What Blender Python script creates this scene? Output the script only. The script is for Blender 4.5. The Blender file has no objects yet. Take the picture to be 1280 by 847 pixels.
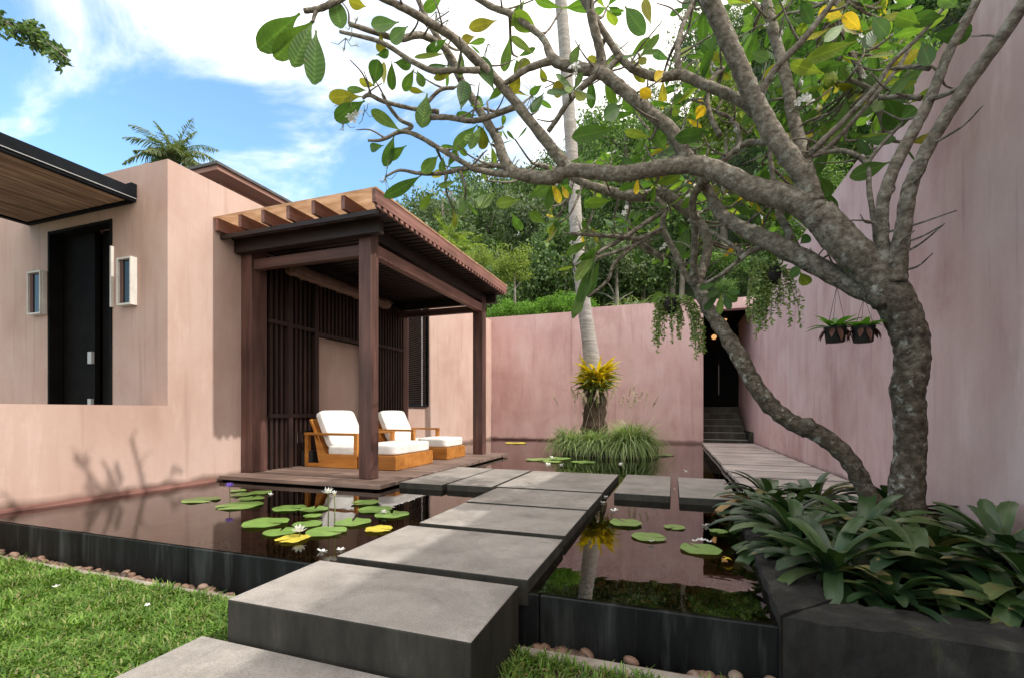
import bpy, bmesh, math, random
import numpy as np
from mathutils import Vector, Matrix
R = math.radians
S = bpy.context.scene
COL = S.collection

# ------------------------------------------------------------------ camera
FOC = 580.0; HY = 514.0; YAW = math.atan(202/580.0); CY, SY = math.cos(YAW), math.sin(YAW); EYE = 0.80
cam = bpy.data.cameras.new('camera'); camo = bpy.data.objects.new('camera', cam); COL.objects.link(camo)
camo.location = (0, 0, EYE); camo.rotation_euler = (R(90), 0, YAW)
cam.sensor_width = 36; cam.lens = FOC/1280*36; cam.shift_y = (HY-423.5)/1280
cam.clip_start = 0.05; cam.clip_end = 800
S.camera = camo
# ------------------------------------------------------------------ light
SUN_EL = 47.2
world = bpy.data.worlds.new("World"); S.world = world; world.use_nodes = True
def build_world():
    nt = world.node_tree; N = nt.nodes; L = nt.links
    N.clear()
    out = N.new('ShaderNodeOutputWorld'); bg = N.new('ShaderNodeBackground'); bg.inputs[1].default_value = 0.15
    sky = N.new('ShaderNodeTexSky'); sky.sky_type = 'NISHITA'; sky.sun_disc = False
    sky.sun_elevation = R(SUN_EL); sky.sun_rotation = R(90); sky.air_density = 1.0; sky.dust_density = 0.6; sky.ozone_density = 2.0
    tc = N.new('ShaderNodeTexCoord')
    sep = N.new('ShaderNodeSeparateXYZ'); L.new(tc.outputs['Generated'], sep.inputs[0])
    def math_(op, a, b=None, clamp=False):
        m = N.new('ShaderNodeMath'); m.operation = op; m.use_clamp = clamp
        for i, v in enumerate((a, b)):
            if v is None: continue
            if isinstance(v, (int, float)): m.inputs[i].default_value = v
            else: L.new(v, m.inputs[i])
        return m.outputs[0]
    # plane projection of the cloud layer
    zz = math_('ADD', math_('MAXIMUM', sep.outputs[2], 0.0), 0.25)
    u = math_('DIVIDE', sep.outputs[0], zz); v = math_('DIVIDE', sep.outputs[1], zz)
    cmb = N.new('ShaderNodeCombineXYZ'); L.new(u, cmb.inputs[0]); L.new(v, cmb.inputs[1])
    mp = N.new('ShaderNodeMapping'); mp.inputs['Scale'].default_value = (1.0, 1.6, 1); mp.inputs['Rotation'].default_value = (0, 0, R(35)); mp.inputs['Location'].default_value = (3.35, 1.6, 0)
    L.new(cmb.outputs[0], mp.inputs[0])
    n1 = N.new('ShaderNodeTexNoise'); n1.inputs['Scale'].default_value = 1.3; n1.inputs['Detail'].default_value = 9; n1.inputs['Roughness'].default_value = 0.58; n1.inputs['Distortion'].default_value = 0.5
    L.new(mp.outputs[0], n1.inputs['Vector'])
    # cloud bank thickening towards +X (the right of the view)
    bias = math_('MULTIPLY', math_('ADD', u, 0.95), 0.33, False)
    bias = math_('MINIMUM', math_('MAXIMUM', bias, -0.02), 0.36)
    dens = math_('ADD', n1.outputs['Fac'], bias)
    mr = N.new('ShaderNodeMapRange'); mr.interpolation_type = 'SMOOTHSTEP'
    mr.inputs['From Min'].default_value = 0.48; mr.inputs['From Max'].default_value = 0.74
    L.new(dens, mr.inputs[0])
    mix = N.new('ShaderNodeMix'); mix.data_type = 'RGBA'
    L.new(mr.outputs[0], mix.inputs['Factor'])
    # photo's saturated azure
    tint = N.new('ShaderNodeMix'); tint.data_type = 'RGBA'; tint.blend_type = 'MULTIPLY'; tint.inputs['Factor'].default_value = 1
    L.new(sky.outputs[0], tint.inputs['A']); tint.inputs['B'].default_value = (0.95, 1.13, 1.12, 1)
    L.new(tint.outputs['Result'], mix.inputs['A']); mix.inputs['B'].default_value = (7.2, 6.8, 6.35, 1)
    L.new(mix.outputs['Result'], bg.inputs[0]); L.new(bg.outputs[0], out.inputs[0])
build_world()
sd = bpy.data.lights.new('sun', 'SUN'); sd.energy = 2.0; sd.angle = R(0.75); sd.color = (1.0, 0.95, 0.88)
so = bpy.data.objects.new('sun', sd); COL.objects.link(so)
so.rotation_euler = (0, R(90-SUN_EL), 0)          # light arrives from +X
so.location = (20, 5, 20)
S.view_settings.view_transform = 'Standard'; S.view_settings.look = 'None'
S.view_settings.exposure = 1.1; S.view_settings.gamma = 1
try: S.view_settings.use_curve_mapping = False
except Exception: pass
S.render.engine = 'CYCLES'
S.cycles.max_bounces = 8; S.cycles.transparent_max_bounces = 12; S.cycles.diffuse_bounces = 5
S.render.resolution_x = 1024; S.render.resolution_y = 677

# ------------------------------------------------------------------ helpers
def at(px, py, d):
    l = (px-640)/FOC*d
    return Vector((l*CY-d*SY, l*SY+d*CY, EYE+(HY-py)/FOC*d))
def onz(px, py, z): return at(px, py, (EYE-z)*FOC/(py-HY))

class MB:
    def __init__(s): s.v = []; s.f = []; s.m = []; s.a = {}
    def add(s, vs, fs, mi=0, lf=None):
        o = len(s.v)
        if lf is not None:
            for i, q in enumerate(lf): s.a[o+i] = q
        s.v.extend([tuple(p) for p in vs]); s.f.extend([tuple(i+o for i in f) for f in fs]); s.m.extend([mi]*len(fs))
    def box(s, x0, y0, z0, x1, y1, z1, mi=0):
        vs = [(x0,y0,z0),(x1,y0,z0),(x1,y1,z0),(x0,y1,z0),(x0,y0,z1),(x1,y0,z1),(x1,y1,z1),(x0,y1,z1)]
        s.add(vs, [(3,2,1,0),(4,5,6,7),(0,1,5,4),(1,2,6,5),(2,3,7,6),(3,0,4,7)], mi)
    def prism(s, poly, z0, z1, mi=0):
        n = len(poly)
        vs = [(x,y,z0) for x,y in poly]+[(x,y,z1) for x,y in poly]
        s.add(vs, [tuple(range(n))[::-1], tuple(range(n,2*n))]+[(i,(i+1)%n,n+(i+1)%n,n+i) for i in range(n)], mi)
    def tube(s, pts, rad, n=8, mi=0, cap=True, jitter=0, rng=None):
        pts = [Vector(p) for p in pts]; m = len(pts)
        up = Vector((0.13, 0.31, 0.94)); vs = []
        prev = None
        for i, p in enumerate(pts):
            t = (pts[min(i+1, m-1)]-pts[max(i-1, 0)])
            if t.length < 1e-9: t = Vector((0,0,1))
            t.normalize()
            if prev is None:
                a = t.cross(up)
                if a.length < 1e-3: a = t.cross(Vector((1,0,0)))
            else: a = prev-t*prev.dot(t)
            a.normalize(); prev = a; b = t.cross(a)
            for k in range(n):
                an = 2*math.pi*k/n
                r = rad[i]*(1+(rng.uniform(-jitter, jitter) if jitter else 0))
                vs.append(p+a*math.cos(an)*r+b*math.sin(an)*r)
        fs = [(i*n+k, i*n+(k+1)%n, (i+1)*n+(k+1)%n, (i+1)*n+k) for i in range(m-1) for k in range(n)]
        if cap: fs += [tuple(range(n))[::-1], tuple(range((m-1)*n, m*n))]
        s.add(vs, fs, mi)
    def build(s, name, mats, parent=None, smooth=False, bevel=0, loc=None):
        off = Vector((0,0,0))
        if parent is not None: off = Vector(parent.get('_o', (0,0,0)))
        if loc is not None: off = Vector(loc)
        me = bpy.data.meshes.new(name)
        me.from_pydata([tuple(Vector(p)-off) for p in s.v], [], s.f)
        if not isinstance(mats, (list, tuple)): mats = [mats]
        for m in mats: me.materials.append(m)
        if len(mats) > 1: me.polygons.foreach_set('material_index', s.m)
        if smooth: me.polygons.foreach_set('use_smooth', [True]*len(s.f))
        if s.a:
            at_ = me.attributes.new('lf', 'FLOAT_VECTOR', 'POINT'); arr = np.zeros((len(s.v),3), np.float32)
            for i, q in s.a.items(): arr[i,0] = q[0]; arr[i,1] = q[1]
            at_.data.foreach_set('vector', arr.ravel())
        me.update()
        o = bpy.data.objects.new(name, me); COL.objects.link(o)
        if parent is not None: o.parent = parent
        elif loc is not None: o.location = loc
        o['_o'] = tuple(off) if parent is not None else tuple(off)
        if bevel:
            b = o.modifiers.new('bevel', 'BEVEL'); b.width = bevel; b.segments = 2; b.limit_method = 'ANGLE'; b.angle_limit = R(40)
        return o
def tag(o, label=None, cat=None, group=None, kind=None):
    if label: o['label'] = label
    if cat: o['category'] = cat
    if group: o['group'] = group
    if kind: o['kind'] = kind
    return o
def thing(name, loc, label, cat, group=None, kind=None):
    o = bpy.data.objects.new(name, None); COL.objects.link(o); o.location = loc; o.empty_display_size = 0.1
    o['_o'] = tuple(loc)
    return tag(o, label, cat, group, kind)
def dup(o, loc, rz=0, sc=1.0, label=None, cat=None, group=None, tilt=(0,0)):
    c = o.copy(); COL.objects.link(c)
    c.location = loc; c.rotation_euler = (tilt[0], tilt[1], rz); c.scale = (sc, sc, sc) if isinstance(sc, (int, float)) else sc
    for ch in list(o.children):
        k = ch.copy(); COL.objects.link(k); k.parent = c
    return tag(c, label, cat, group)
def smooth_path(pts, sub=4):
    """Catmull-Rom through (x,y,z,r)"""
    P = [np.array(p, float) for p in pts]
    if len(P) < 3: sub = max(sub, 2)
    Q = [2*P[0]-P[1]]+P+[2*P[-1]-P[-2]]
    out = []
    for i in range(1, len(Q)-2):
        for k in range(sub):
            t = k/sub
            a, b, c, d = Q[i-1], Q[i], Q[i+1], Q[i+2]
            out.append(0.5*((2*b)+(-a+c)*t+(2*a-5*b+4*c-d)*t*t+(-a+3*b-3*c+d)*t**3))
    out.append(P[-1]); return out

# ------------------------------------------------------------------ materials
def mat(name):
    m = bpy.data.materials.new(name); m.use_nodes = True
    nt = m.node_tree; b = nt.nodes['Principled BSDF']
    return m, nt, b
def node(nt, t, **kw):
    n = nt.nodes.new(t)
    for k, v in kw.items():
        if k in n.inputs: n.inputs[k].default_value = v
        else: setattr(n, k, v)
    return n
def ramp(nt, src, stops):
    r = nt.nodes.new('ShaderNodeValToRGB')
    e = r.color_ramp.elements
    while len(e) < len(stops): e.new(0.5)
    for i, (p, c) in enumerate(stops):
        e[i].position = p; e[i].color = (c[0], c[1], c[2], 1) if hasattr(c, '__len__') else (c, c, c, 1)
    nt.links.new(src, r.inputs[0]); return r
def coords(nt, scale=(1,1,1), obj=True, rot=(0,0,0)):
    if obj:
        tc = nt.nodes.new('ShaderNodeTexCoord'); src = tc.outputs['Object']
    else:
        tc = nt.nodes.new('ShaderNodeNewGeometry'); src = tc.outputs['Position']
    mp = nt.nodes.new('ShaderNodeMapping'); mp.inputs['Scale'].default_value = scale; mp.inputs['Rotation'].default_value = rot
    nt.links.new(src, mp.inputs[0]); return mp.outputs[0]
def mixc(nt, f, a, b, mode='MIX'):
    m = nt.nodes.new('ShaderNodeMix'); m.data_type = 'RGBA'; m.blend_type = mode
    for s, v in (('Factor', f), ('A', a), ('B', b)):
        if isinstance(v, (int, float)): m.inputs[s].default_value = v
        elif isinstance(v, (tuple, list)): m.inputs[s].default_value = (v[0], v[1], v[2], 1)
        else: nt.links.new(v, m.inputs[s])
    return m.outputs['Result']
def bump(nt, b, src, strength=0.3, dist=0.01):
    n = nt.nodes.new('ShaderNodeBump'); n.inputs['Strength'].default_value = strength; n.inputs['Distance'].default_value = dist
    nt.links.new(src, n.inputs['Height']); nt.links.new(n.outputs[0], b.inputs['Normal']); return n

def noise_mat(name, stops, scale=8, detail=6, rough=0.8, stretch=(1,1,1), bmp=0.0, bscale=None, bdist=0.01, spec=0.3, rrough=0.6, blot=None, obj=False):
    m, nt, b = mat(name)
    c = coords(nt, stretch, obj)
    n = node(nt, 'ShaderNodeTexNoise', Scale=scale, Detail=detail, Roughness=rrough); nt.links.new(c, n.inputs['Vector'])
    r = ramp(nt, n.outputs['Fac'], stops); col = r.outputs[0]
    if blot:
        n3 = node(nt, 'ShaderNodeTexNoise', Scale=blot[0], Detail=5.0, Roughness=0.6); nt.links.new(coords(nt, stretch, obj), n3.inputs['Vector'])
        rr = ramp(nt, n3.outputs['Fac'], [(blot[2], 0), (blot[3], 0.8)])
        col = mixc(nt, rr.outputs[0], col, blot[1])
    nt.links.new(col, b.inputs['Base Color'])
    b.inputs['Roughness'].default_value = rough; b.inputs['Specular IOR Level'].default_value = spec
    if bmp:
        n2 = node(nt, 'ShaderNodeTexNoise', Scale=bscale or scale*6, Detail=5.0, Roughness=0.6); nt.links.new(coords(nt, stretch, obj), n2.inputs['Vector'])
        bump(nt, b, n2.outputs['Fac'], bmp, bdist)
    return m

def plaster(name, base, dark, pale, streak=1.0):
    m, nt, b = mat(name)
    c1 = coords(nt, (1,1,0.2), False); c2 = coords(nt, (1,1,1), False)
    n1 = node(nt, 'ShaderNodeTexNoise', Scale=3.6, Detail=9.0, Roughness=0.66); nt.links.new(c1, n1.inputs['Vector'])
    n2 = node(nt, 'ShaderNodeTexNoise', Scale=0.9, Detail=7.0, Roughness=0.6, Distortion=0.4); nt.links.new(c2, n2.inputs['Vector'])
    r1 = ramp(nt, n1.outputs['Fac'], [(0.36, dark), (0.52, base), (0.7, pale)])
    r2 = ramp(nt, n2.outputs['Fac'], [(0.32, dark), (0.5, base), (0.68, pale)])
    col = mixc(nt, 0.68, r1.outputs[0], r2.outputs[0])
    # chalky worn patches and thin drips
    n3 = node(nt, 'ShaderNodeTexNoise', Scale=2.2, Detail=9.0, Roughness=0.7); nt.links.new(coords(nt, (1.6,1.6,0.35), False), n3.inputs['Vector'])
    r3 = ramp(nt, n3.outputs['Fac'], [(0.58, 0), (0.76, 1)])
    f3 = nt.nodes.new('ShaderNodeMath'); f3.operation = 'MULTIPLY'; f3.inputs[1].default_value = 0.55*streak; nt.links.new(r3.outputs[0], f3.inputs[0])
    col = mixc(nt, f3.outputs[0], col, tuple(min(1, x*1.15+0.03) for x in pale))
    n6 = node(nt, 'ShaderNodeTexNoise', Scale=9.0, Detail=4.0, Roughness=0.6); nt.links.new(coords(nt, (1,1,0.06), False), n6.inputs['Vector'])
    r6 = ramp(nt, n6.outputs['Fac'], [(0.6, 0), (0.72, 1)])
    f6 = nt.nodes.new('ShaderNodeMath'); f6.operation = 'MULTIPLY'; f6.inputs[1].default_value = 0.4*streak; nt.links.new(r6.outputs[0], f6.inputs[0])
    col = mixc(nt, f6.outputs[0], col, tuple(x*0.8 for x in dark))
    # splash-stained foot just above the water
    g = nt.nodes.new('ShaderNodeNewGeometry'); sp = nt.nodes.new('ShaderNodeSeparateXYZ'); nt.links.new(g.outputs['Position'], sp.inputs[0])
    n5 = node(nt, 'ShaderNodeTexNoise', Scale=3.0, Detail=4.0); nt.links.new(coords(nt, (1,1,0.2), False), n5.inputs['Vector'])
    ad = nt.nodes.new('ShaderNodeMath'); ad.operation = 'MULTIPLY_ADD'; ad.inputs[1].default_value = -0.12; nt.links.new(n5.outputs['Fac'], ad.inputs[0]); nt.links.new(sp.outputs[2], ad.inputs[2])
    mr = node(nt, 'ShaderNodeMapRange'); mr.inputs['From Min'].default_value = -0.03; mr.inputs['From Max'].default_value = 0.035
    nt.links.new(ad.outputs[0], mr.inputs[0])
    col = mixc(nt, mr.outputs[0], tuple(x*0.5 for x in dark), col)
    nt.links.new(col, b.inputs['Base Color']); b.inputs['Roughness'].default_value = 0.85; b.inputs['Specular IOR Level'].default_value = 0.2
    n4 = node(nt, 'ShaderNodeTexNoise', Scale=22.0, Detail=8.0, Roughness=0.65); nt.links.new(c2, n4.inputs['Vector'])
    bump(nt, b, n4.outputs['Fac'], 0.22, 0.012)
    return m
M = {}
M['pink'] = plaster('pink_plaster', (0.47,0.330,0.278), (0.39,0.256,0.208), (0.52,0.39,0.342))
M['rose'] = plaster('rose_plaster', (0.58,0.385,0.365), (0.46,0.28,0.262), (0.65,0.485,0.465), 1.3)

M['side'] = plaster('pale_rose_plaster', (0.56,0.395,0.375), (0.40,0.25,0.232), (0.64,0.50,0.485), 1.1)
def wood(name, a, b_, c_, axis='Z', rough=0.55, scale=14, bmp=0.25):
    st = {'X': (0.08,1,1), 'Y': (1,0.08,1), 'Z': (1,1,0.08)}[axis]
    m, nt, b = mat(name)
    c = coords(nt, st, False)
    n = node(nt, 'ShaderNodeTexNoise', Scale=scale, Detail=7.0, Roughness=0.62, Distortion=0.35); nt.links.new(c, n.inputs['Vector'])
    r = ramp(nt, n.outputs['Fac'], [(0.32, a), (0.52, b_), (0.72, c_)])
    g = nt.nodes.new('ShaderNodeNewGeometry')
    rr = ramp(nt, g.outputs['Random Per Island'], [(0, 0.72), (1, 1.15)])
    col = mixc(nt, 1.0, r.outputs[0], rr.outputs[0], 'MULTIPLY')
    n2 = node(nt, 'ShaderNodeTexNoise', Scale=1.7, Detail=4.0); nt.links.new(coords(nt, (1,1,1), False), n2.inputs['Vector'])
    r2 = ramp(nt, n2.outputs['Fac'], [(0.35, 0.75), (0.65, 1.1)])
    col = mixc(nt, 1.0, col, r2.outputs[0], 'MULTIPLY')
    nt.links.new(col, b.inputs['Base Color']); b.inputs['Roughness'].default_value = rough; b.inputs['Specular IOR Level'].default_value = 0.35
    bump(nt, b, n.outputs['Fac'], bmp, 0.006)
    return m
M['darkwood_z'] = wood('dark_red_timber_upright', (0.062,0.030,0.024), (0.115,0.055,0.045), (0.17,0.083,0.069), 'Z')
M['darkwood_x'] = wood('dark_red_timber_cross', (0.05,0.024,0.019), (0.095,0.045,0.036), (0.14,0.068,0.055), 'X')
M['sunwood_y'] = wood('sunlit_red_timber_long', (0.15,0.070,0.056), (0.25,0.122,0.10), (0.32,0.165,0.138), 'Y')  # lighter copy of the timber: sunlight on the fascia put into its colour
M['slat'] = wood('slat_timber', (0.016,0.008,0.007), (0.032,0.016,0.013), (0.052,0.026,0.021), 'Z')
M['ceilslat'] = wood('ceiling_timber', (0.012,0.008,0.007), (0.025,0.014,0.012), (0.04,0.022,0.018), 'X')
M['teak'] = wood('orange_teak', (0.36,0.13,0.025), (0.50,0.20,0.04), (0.60,0.27,0.07), 'X', 0.45)
M['deckwood'] = wood('weathered_deck', (0.12,0.075,0.06), (0.22,0.15,0.12), (0.33,0.24,0.20), 'X', 0.7, 10, 0.5)
M['pathwood'] = wood('grey_path_boards', (0.36,0.30,0.27), (0.50,0.43,0.395), (0.60,0.53,0.49), 'X', 0.75, 12, 0.4)
M['bamboo'] = wood('bamboo_soffit', (0.20,0.12,0.075), (0.42,0.28,0.19), (0.62,0.46,0.33), 'Y', 0.6, 18, 0.4)
M['blind'] = wood('brown_blind', (0.07,0.036,0.024), (0.13,0.072,0.05), (0.19,0.11,0.08), 'Y', 0.7, 20, 0.5)

def stone_mat():
    m, nt, b = mat('washed_grey_stone')
    c = coords(nt, (1,1,1), False)
    n1 = node(nt, 'ShaderNodeTexNoise', Scale=2.6, Detail=8.0, Roughness=0.65); nt.links.new(c, n1.inputs['Vector'])
    r1 = ramp(nt, n1.outputs['Fac'], [(0.3, (0.19,0.172,0.157)), (0.5, (0.29,0.267,0.245)), (0.7, (0.37,0.345,0.32))])
    n2 = node(nt, 'ShaderNodeTexNoise', Scale=150.0, Detail=2.0, Roughness=0.7); nt.links.new(c, n2.inputs['Vector'])
    r2 = ramp(nt, n2.outputs['Fac'], [(0.36, 0.78), (0.5, 1.0), (0.68, 1.12)])
    col = mixc(nt, 1.0, r1.outputs[0], r2.outputs[0], 'MULTIPLY')
    n3 = node(nt, 'ShaderNodeTexNoise', Scale=5.0, Detail=7.0, Roughness=0.7); nt.links.new(c, n3.inputs['Vector'])
    r3 = ramp(nt, n3.outputs['Fac'], [(0.56, 0), (0.74, 0.7)])
    col = mixc(nt, r3.outputs[0], col, (0.13,0.122,0.112))
    oi = nt.nodes.new('ShaderNodeObjectInfo'); ro_ = ramp(nt, oi.outputs['Random'], [(0, (0.84,0.83,0.82)), (1, (1.08,1.07,1.05))]); col = mixc(nt, 1.0, col, ro_.outputs[0], 'MULTIPLY')
    n7 = node(nt, 'ShaderNodeTexNoise', Scale=1.6, Detail=9.0, Roughness=0.72, Distortion=0.8); nt.links.new(c, n7.inputs['Vector'])
    r7 = ramp(nt, n7.outputs['Fac'], [(0.5, 0), (0.56, 0.35), (0.60, 0.1), (0.72, 0.5)]); col = mixc(nt, r7.outputs[0], col, (0.155,0.145,0.128))
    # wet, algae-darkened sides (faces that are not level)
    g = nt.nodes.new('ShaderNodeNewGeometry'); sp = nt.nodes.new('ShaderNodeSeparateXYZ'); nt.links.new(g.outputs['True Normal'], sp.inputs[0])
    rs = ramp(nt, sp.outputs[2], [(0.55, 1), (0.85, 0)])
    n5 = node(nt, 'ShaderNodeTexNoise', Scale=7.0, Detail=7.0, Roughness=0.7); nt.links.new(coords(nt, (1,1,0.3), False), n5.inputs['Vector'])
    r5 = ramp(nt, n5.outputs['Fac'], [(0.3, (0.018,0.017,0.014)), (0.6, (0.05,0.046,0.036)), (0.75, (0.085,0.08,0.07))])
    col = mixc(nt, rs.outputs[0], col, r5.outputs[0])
    nt.links.new(col, b.inputs['Base Color']); b.inputs['Roughness'].default_value = 0.78; b.inputs['Specular IOR Level'].default_value = 0.3
    n4 = node(nt, 'ShaderNodeTexNoise', Scale=110.0, Detail=4.0, Roughness=0.7); nt.links.new(c, n4.inputs['Vector'])
    bump(nt, b, n4.outputs['Fac'], 0.45, 0.004)
    return m
M['stone'] = stone_mat()
M['poolwall'] = noise_mat('black_slate', [(0.35, (0.004,0.005,0.005)), (0.55, (0.010,0.012,0.012)), (0.72, (0.035,0.04,0.04))], 4.5, 9, 0.5, (1.3,1.3,0.16), 0.4, 30, 0.006, 0.18, 0.68, blot=(6.0, (0.07,0.078,0.076), 0.54, 0.76))
M['kerbstone'] = noise_mat('kerb_concrete', [(0.3, (0.20,0.17,0.14)), (0.7, (0.36,0.32,0.27))], 9, 8, 0.9, (1,1,1), 0.4, 60, 0.006)
M['planterwall'] = noise_mat('planter_slate', [(0.32, (0.012,0.012,0.011)), (0.55, (0.032,0.031,0.028)), (0.75, (0.085,0.08,0.07))], 5, 9, 0.7, (1,1,0.6), 0.6, 26, 0.012, 0.15, 0.68, blot=(3.2, (0.085,0.095,0.03), 0.6, 0.78))
M['soil'] = noise_mat('soil', [(0.3, (0.020,0.013,0.009)), (0.7, (0.075,0.05,0.035))], 14, 9, 0.95, (1,1,1), 0.8, 50, 0.02)
M['turfsoil'] = noise_mat('turf_soil', [(0.3, (0.028,0.045,0.012)), (0.7, (0.07,0.10,0.028))], 9, 9, 0.95, (1,1,1), 0.8, 60, 0.02)
M['gravelbed'] = noise_mat('gravel_bed', [(0.3, (0.03,0.02,0.015)), (0.7, (0.10,0.07,0.05))], 30, 6, 0.9)
M['blacksteel'] = noise_mat('black_steel', [(0.3, (0.006,0.007,0.009)), (0.7, (0.013,0.015,0.018))], 5, 4, 0.6, (1,1,1), spec=0.06)
M['black'] = noise_mat('black_panel', [(0.3, (0.004,0.004,0.004)), (0.7, (0.009,0.008,0.0075))], 5, 4, 0.8, spec=0.08)
M['steeltrim'] = noise_mat('pale_steel_trim', [(0.3, (0.32,0.32,0.32)), (0.7, (0.42,0.42,0.41))], 5, 4, 0.4)
M['whitepaint'] = noise_mat('white_paint', [(0.3, (0.50,0.47,0.43)), (0.7, (0.66,0.63,0.58))], 6, 6, 0.6, (1,1,1), 0.1, 50)
M['cushion'] = noise_mat('white_canvas', [(0.3, (0.62,0.60,0.565)), (0.7, (0.78,0.765,0.735))], 5, 6, 0.9, (1,1,1), 0.5, 9, 0.03, 0.2)
M['brownroof'] = noise_mat('brown_eave', [(0.3, (0.22,0.12,0.095)), (0.7, (0.34,0.20,0.165))], 3, 6, 0.8, (1,0.3,1), 0.2, 20)
M['darkroof'] = noise_mat('dark_roof_edge', [(0.3, (0.06,0.06,0.065)), (0.7, (0.12,0.115,0.11))], 4, 5, 0.7)
M['pot'] = noise_mat('black_pot', [(0.3, (0.010,0.010,0.010)), (0.7, (0.028,0.026,0.024))], 12, 4, 0.6)
M['coir'] = noise_mat('bark_chips', [(0.3, (0.05,0.02,0.015)), (0.7, (0.16,0.07,0.05))], 30, 5, 0.9)
M['pebble'] = None
def pebble_mat():
    m, nt, b = mat('river_pebbles')
    g = nt.nodes.new('ShaderNodeNewGeometry')
    r = ramp(nt, g.outputs['Random Per Island'], [(0, (0.06,0.038,0.027)), (0.4, (0.14,0.08,0.055)), (0.75, (0.22,0.13,0.09)), (1, (0.25,0.19,0.15))])
    n = node(nt, 'ShaderNodeTexNoise', Scale=35.0, Detail=5.0); nt.links.new(coords(nt, (1,1,1), False), n.inputs['Vector'])
    rr = ramp(nt, n.outputs['Fac'], [(0.3, 0.75), (0.7, 1.15)])
    nt.links.new(mixc(nt, 1.0, r.outputs[0], rr.outputs[0], 'MULTIPLY'), b.inputs['Base Color']); b.inputs['Roughness'].default_value = 0.6
    return m
M['pebble'] = pebble_mat()

def glass_mat(name, col=(0.02,0.025,0.025)):
    m, nt, b = mat(name)
    b.inputs['Base Color'].default_value = (*col, 1); b.inputs['Roughness'].default_value = 0.06; b.inputs['Specular IOR Level'].default_value = 0.18
    n = node(nt, 'ShaderNodeTexNoise', Scale=1.5, Detail=2.0); nt.links.new(coords(nt, (1,1,1), False), n.inputs['Vector']); bump(nt, b, n.outputs['Fac'], 0.05, 0.01)
    return m
M['glass'] = glass_mat('dark_glass')

def water_mat():
    m, nt, b = mat('pool_water')
    nt.nodes.remove(b); out = nt.nodes['Material Output']
    gl = node(nt, 'ShaderNodeBsdfGlossy', Roughness=0.012); gl.inputs['Color'].default_value = (0.95,0.95,0.95,1)
    tr = nt.nodes.new('ShaderNodeBsdfTransparent'); tr.inputs['Color'].default_value = (0.66,0.54,0.38,1)
    fr = node(nt, 'ShaderNodeFresnel', IOR=1.62)
    n = node(nt, 'ShaderNodeTexNoise', Scale=3.2, Detail=3.0, Roughness=0.5); nt.links.new(coords(nt, (1,1,1), False), n.inputs['Vector'])
    bp = nt.nodes.new('ShaderNodeBump'); bp.inputs['Strength'].default_value = 0.035; bp.inputs['Distance'].default_value = 0.03
    nt.links.new(n.outputs['Fac'], bp.inputs['Height']); nt.links.new(bp.outputs[0], gl.inputs['Normal']); nt.links.new(bp.outputs[0], fr.inputs['Normal'])
    mx = nt.nodes.new('ShaderNodeMixShader'); nt.links.new(fr.outputs[0], mx.inputs[0]); nt.links.new(tr.outputs[0], mx.inputs[1]); nt.links.new(gl.outputs[0], mx.inputs[2])
    nt.links.new(mx.outputs[0], out.inputs[0])
    return m
M['water'] = water_mat()
M['poolfloor'] = noise_mat('silted_pool_floor', [(0.3, (0.04,0.028,0.017)), (0.55, (0.095,0.066,0.04)), (0.75, (0.14,0.10,0.062))], 2.5, 8, 0.9, (1,1,1), 0.4, 20, 0.02, blot=(3.5, (0.022,0.038,0.012), 0.55, 0.7))

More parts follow.
